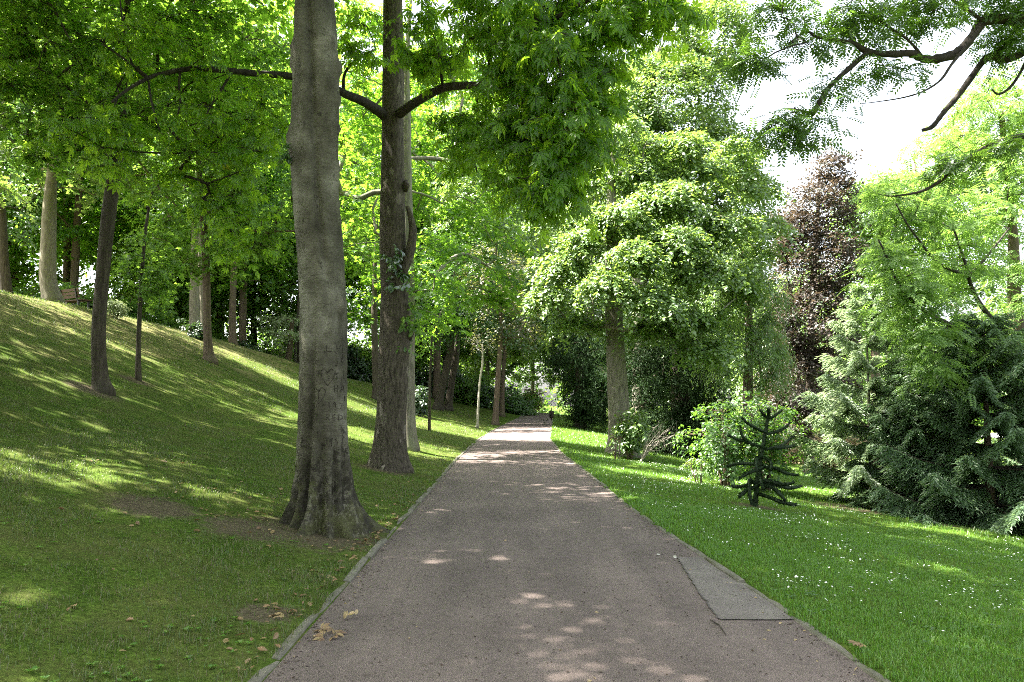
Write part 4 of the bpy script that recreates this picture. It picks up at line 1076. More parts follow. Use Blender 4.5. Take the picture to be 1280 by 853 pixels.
pxtree('locust_tree', 'very tall airy tree with leaning upper stems behind the broad bright crown', 34.0,
       [(800, 545, 11), (800, 400, 9), (798, 280, 8), (803, 200, 6.5), (815, 120, 5), (826, 60, 3)],
       [(835, 145, 33, 90, 80, 3, 250), (775, 175, 33, 60, 70, 2.5, 160), (875, 215, 33, 70, 60, 2.5, 160), (930, 260, 33, 45, 50, 2, 60), (725, 200, 33, 40, 60, 2, 50), (895, 45, 33, 45, 55, 2.0, 90), (820, 55, 34, 60, 50, 2.5, 60)],
       L6, .15, 'linden', 'bark_grey', 91, padR=(.6, 1.0), ntw=9, nper=11, hmin=6, cone=.1)
pxtree('weeping_tree', 'light green weeping tree with trailing curtains of small leaves', 25.5,
       [(935, 570, 7), (935, 500, 6), (936, 420, 5), (936, 350, 3.5)],
       [(935, 370, 25.5, 40, 40, 1.3, 50), (950, 440, 25, 32, 45, 1.1, 40), (915, 320, 26, 40, 35, 1.3, 36), (905, 430, 25, 20, 50, .7, 18)],
       L4N, .13, 'weeping', 'bark_brown', 92, padR=(.45, .75), ntw=11, nper=14, droop=1.3, ldroop=1.1, tilt=.4, hmin=2.0, sag=-.1)
pxtree('yew_tree', 'huge black green yew filling the shade right of the big pale trunk', 29.0,
       [(850, 556, 14), (850, 500, 11), (848, 440, 8), (846, 390, 5)],
       [(840, 480, 29, 60, 85, 2.6, 190), (820, 430, 29.5, 70, 50, 2, 70), (870, 530, 28, 45, 35, 1.6, 60), (800, 540, 30, 30, 30, 1.5, 40)],
       L4N, .15, 'yew', 'bark_dark', 93, padR=(.6, 1.0), ntw=10, nper=14, droop=.6, ldroop=.5, hmin=.4, shell=.2)
pxtree('yew_tree', 'dark yew beside the far bin at the right edge of the path', 44.0,
       [(725, 527, 7), (725, 490, 6), (724, 440, 5)],
       [(726, 450, 44, 42, 60, 2.6, 130), (755, 490, 42, 28, 40, 2, 50), (732, 505, 43, 16, 18, 1.0, 26)],
       L4N, .2, 'yew', 'bark_dark', 94, padR=(.7, 1.2), ntw=10, nper=12, droop=.6, ldroop=.5, hmin=.6, shell=.2)
pxtree('copper_beech', 'tall purple brown copper beech with narrow crown', 28.0,
       [(1010, 592, 5.5), (1010, 560, 4.8), (1011, 500, 4.6), (1014, 420, 4.2), (1018, 340, 3.4), (1022, 270, 2.4), (1024, 215, 1.4)],
       [(1010, 475, 28, 52, 45, 1.8, 110), (1014, 400, 28, 55, 50, 1.8, 125), (1022, 325, 28, 54, 45, 1.6, 100), (1030, 255, 28, 44, 38, 1.3, 56), (1000, 520, 27.5, 34, 25, 1, 24), (1032, 212, 28, 26, 24, .9, 18), (990, 290, 28, 24, 30, .9, 16)],
       L6, .12, 'copper', 'bark_dark', 95, padR=(.5, .9), ntw=9, nper=10, hmin=1.6, tilt=.3)
pxtree('light_green_tree', 'tall pale yellow green tree behind the copper beech and the spruces', 34.0,
       [(1095, 600, 7), (1095, 500, 6), (1095, 400, 5), (1096, 300, 4)],
       [(1095, 265, 34, 55, 50, 2.5, 90), (1080, 340, 35, 45, 50, 2, 60), (1140, 270, 35, 50, 60, 2.5, 80), (1200, 230, 36, 60, 80, 3, 110), (1230, 340, 36, 60, 70, 3, 90), (1235, 160, 36, 60, 60, 2.5, 70), (1130, 245, 34, 45, 35, 2, 50), (1180, 320, 35, 60, 60, 2.5, 70), (1110, 420, 35, 60, 50, 2, 60)],
       L6, .15, 'locust', 'bark_brown', 96, padR=(.6, 1.1), ntw=9, nper=9, hmin=4)

# =================================================================== SPRUCES
def spruce(name, label, base, H, R0, seed, mat='spruce', bark='bark_brown', z0=.25, trunk_r=.09, lean=(0, 0), gap=None, zs=1.0):
    rg = np.random.default_rng(seed)
    root = tag(empty(name, base), label, 'tree')
    tb = MB(); cb = MB(); bb = MB()
    TP = np.array([(lean[0] * t, lean[1] * t, H * t) for t in np.linspace(0, 1, 12)]); TR = trunk_r * (1 - np.linspace(0, 1, 12) * .93)
    trunk_tube(tb, TP, TR, rg, 12, .3, .2, .03)
    z = z0
    Ps, As, Ns, Ss = [], [], [], []
    while z < H * .985:
        t = z / H; nb = int(6 + 2 * rg.random())
        a0 = rg.random() * 6.28
        for q in range(nb):
            a = a0 + q * 2 * pi / nb + rg.normal(0, .2)
            L = R0 * (1 - t) ** .75 * (.72 + .45 * rg.random()) + .12
            if gap and gap(a, z): L *= .3
            d = np.array([cos(a), sin(a), 0]); sd = np.array([-sin(a), cos(a), 0])
            c = np.array([lean[0] * t, lean[1] * t, z])
            s = np.linspace(0, 1, 9)
            dip = -.20 * (1 - t) + .10
            zz_ = L * (dip * np.sin(s * 2.2) + .20 * s ** 2.5 + .25 * t * s)
            B = c + d * (s * L)[:, None] + np.array([0, 0, 1.]) * zz_[:, None] + sd * (rg.normal(0, .05) * L * s ** 2)[:, None]
            B[0] = c; bb.tube(B, .018 * (1 - s * .8) * (.5 + L / 2), 5, cap=False)
            # side shoots, drooping, both sides
            ns = int(L / .042) + 3
            for k in range(ns):
                u = .12 + .88 * (k + rg.random()) / ns
                p = np.array([np.interp(u, s, B[:, i]) for i in range(3)])
                l2 = L * .46 * (1 - u * .70) * (.6 + .6 * rg.random()) + .07
                for sg in (-1, 1):
                    dd = nrm(d * (.65 + .3 * rg.random()) + sd * sg * (.75 * (1 - .5 * u)) + np.array([0, 0, -.06 - .24 * rg.random()]))
                    m = int(l2 / .026) + 2
                    w = (np.arange(m) + rg.random(m)) / m * l2
                    pp = p + dd * w[:, None]; pp[:, 2] -= .35 * w ** 2 / max(l2, .1)
                    n0 = len(pp)
                    sgn = np.where(np.arange(n0) % 2 == 0, 1.0, -1.0)
                    cr = nrm(np.cross(np.array([0, 0, 1.]), dd))
                    ax = dd * .9 + cr * (sgn * .5)[:, None] + rg.normal(0, .18, (n0, 3)); ax[:, 2] -= .15
                    Ps.append(pp); As.append(ax); Ns.append(np.array([0, 0, 1.]) + rg.normal(0, .4, (n0, 3))); Ss.append(.075 + .06 * rg.random(n0))
        z += zs * (.25 + .15 * rg.random()) * (1.1 - .45 * t)
    P = np.concatenate(Ps); A = np.concatenate(As); N = np.concatenate(Ns); S = np.concatenate(Ss)
    put_leaves(cb, T_leaf4(.15), P, A, N, S)
    tb.build('trunk', M[bark], root); bb.build('boughs', M['bark_dark'], root); cb.build('crown', GM[mat], root, False)
    return root
b1 = G(1086, 17.2)
spruce('spruce_tree', 'blue green spruce with needles tinted sunlit pale and light bark stem showing at its left side', b1, 4.9, 1.6, 101, mat='spruce_sunlit', bark='bark_white', trunk_r=.06, z0=.7, zs=1.5)
b1 = G(1140, 16.4)
spruce('spruce_tree', 'low dark spruce whose branches sweep the lawn between its two taller neighbours', b1, 3.2, 1.5, 102, z0=.12)
b1 = G(1232, 15.4)
spruce('spruce_tree', 'broad deep green spruce at the right edge of the lawn with heavy drooping boughs', b1, 4.3, 2.3, 103, z0=.15, trunk_r=.10, zs=1.1)
b1 = G(1345, 17.0)
spruce('spruce_tree', 'farthest right spruce, partly cut by the picture edge', b1, 4.8, 2.0, 104, z0=.15, trunk_r=.12)

# =================================================================== RIGHT LIGHT GREEN TREE
def right_locust():
    Y = 17.8; base = G(1278, Y)
    root = tag(empty('locust_tree', base), 'light yellow green tree with dark arching boughs in front of the spruces', 'tree')
    rg = np.random.default_rng(111)
    rows = [(1278, 640, 13), (1277, 560, 11), (1275, 480, 10), (1272, 430, 9), (1268, 380, 8), (1267, 330, 7), (1266, 290, 5.6), (1258, 220, 4), (1252, 140, 3)]
    P, R = px_trunk(rows, Y, base); P = np.concatenate([[np.zeros(3)], P[1:]])
    b = MB(); trunk_tube(b, P, R, rg, 14, .25, .3, .03)
    nodes = [P[2:]]
    br = [[(1277, 520, 5, 17.6), (1262, 488, 4.5, 16.6), (1240, 462, 4, 16), (1215, 432, 3.4, 15.4), (1190, 408, 3, 15), (1160, 392, 2.6, 14.6), (1140, 376, 2.2, 14.4), (1120, 350, 1.8, 14.2), (1108, 320, 1.4, 14), (1098, 300, 1, 14)],
          [(1274, 440, 4.6, 17.6), (1258, 422, 4, 17), (1240, 400, 3.4, 16.4), (1222, 375, 2.8, 16), (1212, 352, 2.4, 15.7), (1210, 340, 2, 15.6), (1200, 310, 1.6, 15.4), (1190, 280, 1.2, 15.3)],
          [(1211, 342, 2.2, 15.6), (1190, 338, 2, 15.2), (1168, 325, 1.7, 14.9), (1150, 302, 1.4, 14.7), (1135, 282, 1.2, 14.5), (1120, 255, .9, 14.4)],
          [(1211, 345, 2, 15.6), (1230, 325, 1.7, 15.8), (1250, 300, 1.3, 16), (1262, 285, 1, 16.2)],
          [(1272, 415, 2.6, 17.4), (1245, 414, 2, 16.6), (1215, 420, 1.6, 16), (1180, 432, 1.1, 15.5)]]
    bm = MB()
    for rws in br:
        q, r = px_trunk(rws, Y, base); q, r = smooth_line(q, r, 5); bo = MB(); bo.tube(q, r, 7); nodes.append(q); bo.build('branch', M['branch_black'], root)
    nd = np.concatenate(nodes)
    blobs = [px_blob(*q, base) for q in [(1180, 300, 15.5, 80, 80, 1.2, 58), (1150, 395, 14.7, 50, 60, .9, 30), (1110, 250, 15.5, 40, 40, .9, 16), (1215, 440, 15.6, 55, 45, .9, 30), (1120, 340, 14.4, 35, 50, .7, 22), (1245, 230, 17, 60, 70, 1.6, 54), (1190, 190, 18, 50, 45, 1.4, 26), (1270, 360, 17.4, 40, 60, 1.2, 30), (1250, 120, 17.5, 50, 40, 1.4, 26), (1160, 455, 14.6, 20, 25, .4, 8), (1300, 180, 17, 50, 80, 1.5, 30)]]
    pads, od = sample_pads(rg, blobs, .15)
    grow(bm, nd, np.full(len(nd), .03), pads, .0045, rg, -99, 4, .03)
    b.build('trunk', M['bark_brown'], root); bm.build('twig_sprays', M['branch_black'], root)
    RR = .35 + .3 * rg.random(len(pads))
    Pq, A, N, _ = spray(rg, pads, np.array([0, 0, 1.]) + od * .3, RR, 6, 3, .35, .12, .3, .3)
    c = MB(); put_leaves(c, PINN, Pq, A, N, .26 * (.7 + .5 * rg.random(len(Pq))))
    c.build('crown', GM['locust'], root, False)
right_locust()

# =================================================================== OVERHANGING TREE (trunk outside on the right)
def overhang():
    base = np.array([7.6, 8.0, float(zt(7.6, 8.0))])
    root = tag(empty('overhanging_tree', base), 'dark crooked boughs reaching in against the white sky at the upper right', 'tree')
    rg = np.random.default_rng(121)
    P = np.array([(0, 0, 0), (0, 0, 1.5), (-.05, 0, 3), (-.1, 0, 5), (0, .1, 7), (.2, .2, 9.5)]); R = np.array([.3, .24, .22, .2, .16, .08])
    b = MB(); trunk_tube(b, P, R, rg, 18, .4, .35)
    Y = 8.0
    br = [[(1500, 60, 15, 8), (1400, 28, 11, 8), (1330, 22, 9, 8), (1280, 24, 7.5, 8), (1250, 24, 7, 8), (1229, 27, 6.8, 7.95), (1216, 45, 6.2, 7.9), (1198, 65, 6, 7.85), (1175, 73, 5.6, 7.8), (1155, 74, 5.2, 7.8), (1138, 67, 4.8, 7.75), (1115, 68, 4.4, 7.7), (1085, 65, 4, 7.7), (1068, 55, 3.2, 7.65), (1045, 50, 2.6, 7.6), (1020, 46, 2, 7.6), (1008, 40, 1.5, 7.6), (985, 55, 1, 7.6)],
          [(1084, 66, 3.6, 7.7), (1068, 80, 3.4, 7.65), (1050, 96, 3.2, 7.6), (1034, 112, 3, 7.6), (1024, 128, 3, 7.6), (1017, 142, 2.4, 7.6), (1000, 138, 1.4, 7.6), (985, 136, 1, 7.6)],
          [(1500, 80, 11, 8.2), (1380, 40, 8, 8.3), (1300, 52, 6, 8.4), (1275, 68, 5.2, 8.4), (1255, 75, 5, 8.4), (1240, 70, 4.6, 8.4), (1228, 78, 4.2, 8.4), (1212, 100, 3.8, 8.4), (1196, 122, 3.4, 8.4), (1180, 140, 3.2, 8.4), (1166, 158, 3, 8.4), (1153, 163, 2.2, 8.4)],
          [(1500, 190, 10, 8.6), (1380, 150, 7, 8.8), (1300, 166, 5, 9), (1262, 175, 4.4, 9), (1232, 186, 4.2, 9), (1210, 200, 3.8, 9), (1188, 212, 3.2, 9), (1176, 226, 2.4, 9), (1150, 240, 1.8, 9), (1120, 245, 1.2, 9)],
          [(1229, 30, 3, 7.9), (1210, 55, 2.2, 7.8), (1190, 80, 1.8, 7.7), (1176, 100, 1.5, 7.6), (1155, 114, 1.2, 7.6), (1130, 122, 1, 7.6), (1100, 127, .7, 7.6), (1075, 130, .5, 7.6)],
          [(1290, 60, 2.6, 8.4), (1276, 90, 2, 8.4), (1262, 110, 1.7, 8.4), (1248, 118, 1.3, 8.4), (1240, 112, 1, 8.4)],
          [(1155, 74, 2, 7.8), (1135, 50, 1.6, 7.7), (1105, 30, 1.3, 7.6), (1080, 10, 1, 7.6), (1060, -20, .8, 7.6)],
          [(1230, 27, 2.4, 7.9), (1205, 10, 2, 7.8), (1170, -15, 1.6, 7.7)]]
    nodes = []; bm = MB()
    for rws in br:
        q, r = px_trunk(rws, Y, base); q, r = smooth_line(q, r, 5); r = r * (1 + .08 * rg.normal(0, 1, len(r)))
        bo = MB(); bo.tube(q, np.abs(r), 8); nodes.append(q); bo.build('branch', M['branch_black'], root)
    nd = np.concatenate(nodes)
    low = [px_blob(*q, base) for q in [(1000, 152, 7.6, 46, 14, .25, 12), (955, 82, 7.6, 30, 12, .2, 4), (985, 12, 7.6, 40, 18, .4, 8), (1060, 8, 7.6, 50, 14, .4, 9), (1150, 8, 7.7, 60, 22, .5, 16), (1240, 0, 8, 60, 26, .5, 18), (1110, 85, 7.7, 26, 12, .25, 6), (1090, 35, 7.6, 40, 14, .3, 5), (1000, 60, 7.6, 25, 15, .2, 4), (1030, 110, 7.6, 20, 14, .2, 4),
            (1190, 205, 9, 22, 10, .3, 9), (1255, 180, 9, 30, 12, .3, 8), (1270, 45, 8.2, 40, 25, .4, 14), (950, 172, 7.6, 14, 6, .15, 3), (935, 68, 7.6, 16, 10, .2, 4)]]
    pads, od = sample_pads(rg, low, .1)
    grow(bm, nd, np.full(len(nd), .02), pads, .0032, rg, -99, 4, .012)
    Pq, A, N, _ = spray(rg, pads, np.array([0, 0, 1.]) + od * .2, .2 + .14 * rg.random(len(pads)), 6, 3, .3, .1, .3, .3)
    c = MB(); put_leaves(c, PINN, Pq, A, N, .165 * (.7 + .5 * rg.random(len(Pq))))
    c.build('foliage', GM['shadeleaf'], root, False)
    hi = [(.3, -.6, 10.6, 3.2, 3.0, 1.5, 70)]
    pads, od = sample_pads(rg, hi, .3)
    grow(b, P, R, pads, .008, rg, 5)
    Pq, A, N, _ = spray(rg, pads, np.array([0, 0, 1.]) + od * .3, np.full(len(pads), .8), 9, 6, .3, .15, .3, .3)
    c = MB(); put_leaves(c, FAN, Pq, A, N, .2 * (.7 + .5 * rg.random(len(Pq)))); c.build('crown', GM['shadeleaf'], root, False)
    b.build('trunk', M['branch_black'], root); bm.build('twig_sprays', M['branch_black'], root)
overhang()

# =================================================================== MONKEY PUZZLE
def araucaria():
    Y = 13.4; base = G(943, Y)
    root = tag(empty('monkey_puzzle_tree', base), 'small spiky monkey puzzle tree with dark rope like arms on the lawn', 'tree')
    rg = np.random.default_rng(131)
    tb = MB(); cb = MB(); sp = MB()
    def arm(rows, spikes=True, mb=None, name='branch'):
        q, r = px_trunk(rows, Y, base); q, r = smooth_line(q, r, 6)
        m = MB(); m.tube(q, r * .55, 8)
        t = nrm(np.gradient(q, axis=0)); n = 0
        P, A, N, S = [], [], [], []
        L = np.sum(np.linalg.norm(np.diff(q, axis=0), axis=1)); k = int(L / .004)
        u = np.sort(rg.random(k)) * (len(q) - 1); i = np.minimum(u.astype(int), len(q) - 2); f = (u - i)[:, None]
        c = q[i] * (1 - f) + q[i + 1] * f; tt = t[i]; rr = (r[i] * (1 - f[:, 0]) + r[i + 1] * f[:, 0])
        v = rg.normal(0, 1, (k, 3)); v = nrm(v - tt * np.sum(v * tt, -1, keepdims=True))
        put_leaves(m, T_leaf4(.17), c + v * (rr * .40)[:, None], tt * .75 + v * .8, v, (rr * .25 + .024) * (.6 + .8 * rg.random(k)))
        return m.build(name, GM['araucaria'], root, False)
    s = 1.0
    arm([(943, 640, 6), (946, 610, 6), (949, 585, 5.2), (953, 560, 4.6), (957, 540, 3.8), (960, 520, 3.4), (961, 511, 2.6)], name='trunk')
    arms = [[(961, 524, 2, 13.4), (955, 519, 3, 13.3), (949, 512, 2.2, 13.25)], [(961, 524, 2, 13.4), (970, 519, 3, 13.4), (978, 512, 2.2, 13.4)], [(961, 522, 2, 13.4), (961, 516, 2.6, 13.2), (961, 511, 2, 13.1)],
            [(959, 541, 2.4, 13.4), (946, 536, 3.4, 13.3), (934, 529, 3.2, 13.2), (928, 523, 2.2, 13.2)], [(959, 543, 2.4, 13.4), (971, 540, 3.4, 13.4), (981, 535, 3, 13.5), (988, 528, 2.2, 13.5)],
            [(958, 560, 2.6, 13.4), (945, 557, 3.8, 13.2), (932, 552, 3.8, 13.1), (920, 549, 3, 13.0), (911, 544, 2.2, 12.95)], [(934, 553, 2.6, 13.1), (929, 547, 3, 13.05), (926, 540, 2.6, 13.05), (925, 535, 2, 13.05)],
            [(957, 562, 2.8, 13.4), (970, 560, 4, 13.4), (984, 559, 4, 13.5), (994, 557, 2.6, 13.5)], [(970, 560, 2.6, 13.4), (979, 556, 3.4, 13.5), (987, 549, 3, 13.6), (993, 546, 2, 13.6)],
            [(955, 583, 3, 13.4), (944, 588, 3.6, 13.2), (934, 592, 3.4, 13.1), (924, 598, 2.4, 13)], [(955, 582, 3, 13.4), (938, 580, 3.8, 13.6), (922, 580, 3.4, 13.8), (908, 583, 2.4, 13.9)],
            [(955, 584, 3, 13.4), (970, 586, 4, 13.3), (984, 592, 3.8, 13.2), (998, 594, 2.6, 13.15)],
            [(950, 600, 3.2, 13.4), (966, 603, 4.2, 13.2), (980, 606, 4.2, 13.1), (993, 603, 2.6, 13)], [(950, 602, 3.2, 13.4), (968, 606, 4.2, 13.5), (986, 610, 4.4, 13.6), (1002, 608, 2.8, 13.7)],
            [(949, 606, 3.4, 13.4), (966, 610, 4.2, 13.1), (975, 618, 4.2, 12.9), (982, 626, 2.8, 12.85)], [(948, 618, 3.6, 13.4), (962, 622, 4.4, 13.1), (978, 628, 4.6, 12.9), (996, 631, 3.4, 12.8)],
            [(949, 606, 3.4, 13.4), (936, 612, 4.2, 13.2), (928, 617, 4.2, 13.1), (924, 621, 2.8, 13.05)], [(946, 608, 3.2, 13.4), (937, 600, 3.8, 13.3), (937, 616, 4, 13.1), (940, 632, 2.8, 13.05)],
            [(949, 590, 3, 13.4), (950, 598, 4, 13.1), (952, 606, 4.2, 12.9), (955, 612, 2.6, 12.8)], [(951, 570, 3, 13.4), (946, 574, 3.6, 13.1), (945, 582, 3.6, 12.9), (947, 590, 2.4, 12.85)], [(953, 572, 3, 13.4), (963, 577, 3.6, 13.1), (963, 588, 3.4, 12.95)],
            [(948, 600, 3, 13.4), (932, 607, 3.8, 13.7), (916, 609, 3.4, 13.9)]]
    for a in arms: arm(a)
araucaria()

# =================================================================== SHRUBS
def shrub(name, label, base, H, R, leaf, lsize, mat, seed, stems=9, npads=40, padR=(.2, .38), ntw=6, nper=6, bare=.35, bark='bark_brown', cat='shrub', droop=.2, dense=None, group=None, spread_=1.0):
    rg = np.random.default_rng(seed)
    root = tag(empty(name, base), label, cat, group)
    st = MB(); cb = MB(); tipsA = []
    pads = []
    for s in range(stems):
        a = rg.random() * 6.28; e = .25 + .75 * rg.random()
        tip = np.array([cos(a) * R * e * .9, sin(a) * R * e * .9, H * (.75 + .25 * rg.random()) * (1 - .25 * e)])
        p0 = np.array([cos(a) * .08, sin(a) * .08, -.05]); mid = tip * np.array([.35, .35, .55])
        t = np.linspace(0, 1, 9)[:, None]
        B = (1 - t) ** 2 * p0 + 2 * t * (1 - t) * mid + t * t * tip
        st.tube(B, np.linspace(.018, .005, 9) * (H / 2 + .4), 5, cap=False)
        for _ in range(max(1, npads // stems)):
            u = bare + (1 - bare) * rg.random()
            c = np.array([np.interp(u, t[:, 0], B[:, i]) for i in range(3)])
            o = rg.normal(0, 1, 3) * np.array([.28, .28, .16]) * R * spread_
            q = c + o; q[2] = max(q[2], .12)
            st.tube([c, (c + q) / 2 + (0, 0, .03), q], [.006, .004, .003], 4, cap=False); pads.append(q)
    pads = np.array(pads); od = nrm(pads - np.array([0, 0, H * .4]))
    Pq, A, N, _ = spray(rg, pads, np.array([0, 0, .9]) + od * .6, padR[0] + (padR[1] - padR[0]) * rg.random(len(pads)), ntw, nper, droop, .15, .25)
    put_leaves(cb, leaf, Pq, A, N, lsize * (.65 + .6 * rg.random(len(Pq))))
    st.build('stem', M[bark], root)
    if mat: cb.build('foliage', GM[mat], root, False)
    return root
shrub('deciduous_shrub', 'fresh green many stemmed shrub behind the monkey puzzle tree', G(903, 17.2), 2.15, 1.0, L6, .085, 'shrub', 141, 12, 120, bare=.3)
shrub('deciduous_shrub', 'fresh green bushy shrub spreading behind the right side of the monkey puzzle tree', G(955, 17.6), 2.3, 1.05, L6, .085, 'shrub', 142, 11, 110, bare=.3)
shrub('low_shrub', 'small leafy twigs standing low at the foot of the fresh green shrub', G(873, 16.9), .75, .35, L6, .07, 'linden', 143, 5, 14, (.12, .2), 5, 4)
shrub('sucker_shrub', 'bright leafy shoots growing against the big pale trunk', G(787, 22.8), 1.75, .55, L6, .12, 'linden', 144, 8, 56, (.2, .34), bare=.25)
shrub('low_shrub', 'little reddish stemmed bush right at the foot of the big pale trunk', G(771, 21.8), .85, .25, L6, .06, 'copper', 145, 5, 10, (.1, .18), 4, 4)
def dry_bush():
    base = G(800, 22.2); rg = np.random.default_rng(146)
    root = tag(empty('dead_bush', base), 'leafless grey twiggy bush right of the big pale trunk', 'shrub')
    m = MB()
    for s in range(15):
        a = rg.normal(.1, .6); e = rg.random()
        tip = np.array([cos(a) * (.5 + .9 * e), rg.normal(0, .35), .55 + .55 * rg.random() * (1.2 - e * .5)])
        t = np.linspace(0, 1, 8)[:, None]; mid = tip * np.array([.3, .5, .65])
        B = 2 * t * (1 - t) * mid + t * t * tip + rg.normal(0, .012, (8, 3)); m.tube(B, np.linspace(.011, .003, 8), 4, cap=False)
        for k in range(6):
            i = rg.integers(2, 8); q = B[i] + rg.normal(0, .16, 3) + np.array([.08, 0, .06]); m.tube([B[i], (B[i] + q) / 2 + rg.normal(0, .02, 3), q], [.005, .004, .002], 3, cap=False)
    m.build('twigs', M['twig_dry'], root)
dry_bush()
shrub('straw_shrub', 'straw coloured dry thicket behind the copper beech trunk', G(1040, 31.5), 1.9, 1.6, L4, .12, 'straw', 147, 16, 150, (.3, .5), bare=.05)
shrub('straw_shrub', 'straw coloured dry thicket left of the copper beech trunk', G(985, 33), 1.7, 1.4, L4, .12, 'straw', 148, 14, 120, (.3, .5), bare=.05)
shrub('low_bush', 'low dark evergreen bush on the crest under the tall pale grey trunk', G(240, 33.5), .75, .6, L6, .12, 'dark_shrub', 149, 8, 40, (.2, .3), bare=.1)
shrub('white_flower_bush', 'small bush with white blossom on the crest right of the slim dark trunk', G(140, 29.0), .75, .5, L4, .1, 'pale', 150, 8, 40, (.15, .28), bare=.3)
shrub('hedge_bush', 'dense dark bush on the bank right of the brown peeling trunk', G(305, 41.5), 1.3, 1.0, L6, .14, 'dark_shrub', 151, 9, 70, (.3, .5), bare=.05)
shrub('hedge_bush', 'dense dark round bush seen between the carved and the flaking trunks', G(443, 52), 3.2, 1.7, L6, .2, 'dark_shrub', 152, 10, 130, (.5, .8), bare=.0)
shrub('hedge_bush', 'dark round bush right behind the smooth grey trunk', G(523, 36), 1.6, .55, L6, .14, 'dark_shrub', 153, 8, 50, (.25, .4), bare=.0)
shrub('far_shrub', 'low green shrubs spreading to the left edge of the far path', G(652, 66), 1.9, 2.2, L6, .22, 'shrub', 154, 12, 130, (.5, .8), bare=.0)
shrub('far_shrub', 'dark green shrub left of the far path behind the two brown trunks', G(628, 68), 2.3, 2.2, L6, .24, 'dark_shrub', 155, 12, 130, (.5, .8), bare=.0)
shrub('far_shrub', 'bluish green shrub on the far lawn between the leaning pair and the brown trunks', G(595, 64), 2.2, 2.4, L6, .24, 'blue', 156, 12, 120, (.5, .8), bare=.0)
shrub('far_shrub', 'yellow green shrub behind the leaning pair of trunks', G(575, 62), 3.4, 2.2, L6, .24, 'locust', 157, 12, 120, (.5, .8), bare=.0)
shrub('far_shrub', 'dark shrub in the deep shade right of the smooth grey trunk', G(540, 58), 2.4, 2.2, L6, .22, 'dark_shrub', 158, 12, 120, (.5, .8), bare=.0)
shrub('pink_blossom_shrub', 'pale pinkish shrub in sun at the end of the path', G(667, 84), 3.4, 1.6, L4, .22, 'straw', 159, 10, 80, (.4, .7), bare=.2)

# =================================================================== FURNITURE
def litter_bin():
    base = G(688.3, 53.0); base[0] = float(xr(53.0)) - .04; base[2] = 0.0
    root = tag(empty('litter_bin', base), 'dark brown litter bin on a short post at the right edge of the far path', 'bin')
    b = MB(); a = np.linspace(0, 1, 2)
    b.tube([(0, 0, .12), (0, 0, .2), (0, 0, .56), (0, 0, .60)], [.13, .155, .165, .15], 20)
    b.build('body', M['metal_bin'], root)
    r = MB(); r.tube([(0, 0, .585), (0, 0, .60), (0, 0, .615)], [.172, .178, .172], 20, cap=False); r.build('rim', M['metal_black'], root)
    p = MB(); p.tube([(.0, .17, -.1), (0, .17, .85)], [.03, .03], 10); p.build('post', M['metal_black'], root)
litter_bin()
def bench(label, base, rz, L=1.6, seat='wood_dark', frame='metal_black', back=True):
    root = tag(empty('park_bench', base, rz), label, 'bench')
    s = MB()
    for k in range(4): s.box((0, -.18 + k * .12, .44), (L, .10, .035))
    s.build('seat', M[seat], root, False)
    if back:
        b = MB()
        for k in range(3): b.box((0, .27 + k * .03, .56 + k * .13), (L, .03, .105), 0, -.2)
        b.build('backrest', M[seat], root, False)
    for sx in (-1, 1):
        f = MB(); x = sx * (L / 2 - .15)
        f.box((x, -.17, .21), (.06, .06, .42)); f.box((x, .22, .21), (.06, .06, .42)); f.box((x, .02, .405), (.06, .5, .035))
        if back: f.box((x, .335, .64), (.05, .04, .46), 0, -.2)
        f.build('leg', M[frame], root, False)
c = G(91, 30.0); bench('dark brown wooden bench on the crest beside the stout forked trunk', c, radians(150), 1.3)
c = G(333, 42.3); bench('pale backless bench with dark legs by the sunlit side path', c, radians(70), 1.5, 'stone_pale', 'metal_black', False)
def stake(label, base, h, r, mat, name='stake'):
    o = tag(empty(name, base), label, 'stake'); b = MB(); b.tube([(0, 0, -.1), (.01, 0, h * .5), (.0, 0, h), (.0, 0, h + .02)], [r, r, r * .95, r * .5], 8); b.build('pole', M[mat], o)
    t = MB(); t.tube([(0, 0, h * .8), (0, 0, h * .8 + .03)], [r * 1.25, r * 1.25], 8); t.build('tie', M['metal_black'], o)
stake('thin pale wooden stake standing left of the stout forked trunk', G(46.5, 28.0), 1.1, .035, 'bark_white')
stake('short dark post beside the pale backless bench', G(327, 42.0), .75, .05, 'metal_black', 'post')

# single leaves, twig and scraps on the ground that can be pointed at
def gp(px, py):
    Y = F_PX * CAM_H / (py - 496); return np.array([(px - CX) * Y / F_PX, Y, 0.0])
def leaf_obj(name, label, cat, p, n, size, mat, seed, tpl=L6, up=.35, z=.012):
    rg = np.random.default_rng(seed); b = MB()
    P = rg.normal(0, 1, (n, 3)) * np.array([size * .55, size * .35, .006]) * (n > 1) + np.array([0, 0, z])
    P[:, 2] = np.abs(P[:, 2])
    put_leaves(b, tpl, P, np.stack([rg.normal(0, 1, n), rg.normal(0, .6, n), np.abs(rg.normal(0, up, n))], 1), np.array([0, -.3, 1.]) + rg.normal(0, .35, (n, 3)), size * (.7 + .5 * rg.random(n)))
    o = b.build(name, mat, None, False); o.location = [float(v) for v in p]
    return tag(o, label, cat)
leaf_obj('curled_leaf', 'pale curled dry leaf standing up on the path near the left kerb', 'leaf', gp(437, 768), 4, .06, GM['dead_pale'], 161, L6, 1.2, .02)
leaf_obj('withered_leaf', 'yellowish withered compound leaf lying flat against the left kerb', 'leaf', gp(420, 789), 4, .075, GM['litter'], 162, CHEST5, .1)
leaf_obj('withered_leaf', 'dark brown shrivelled leaf touching the left kerb', 'leaf', gp(404, 782), 3, .07, GM['litter'], 163, CHEST5, .2)
p = gp(1060, 808); p[2] = zt(p[0], p[1]) + .03
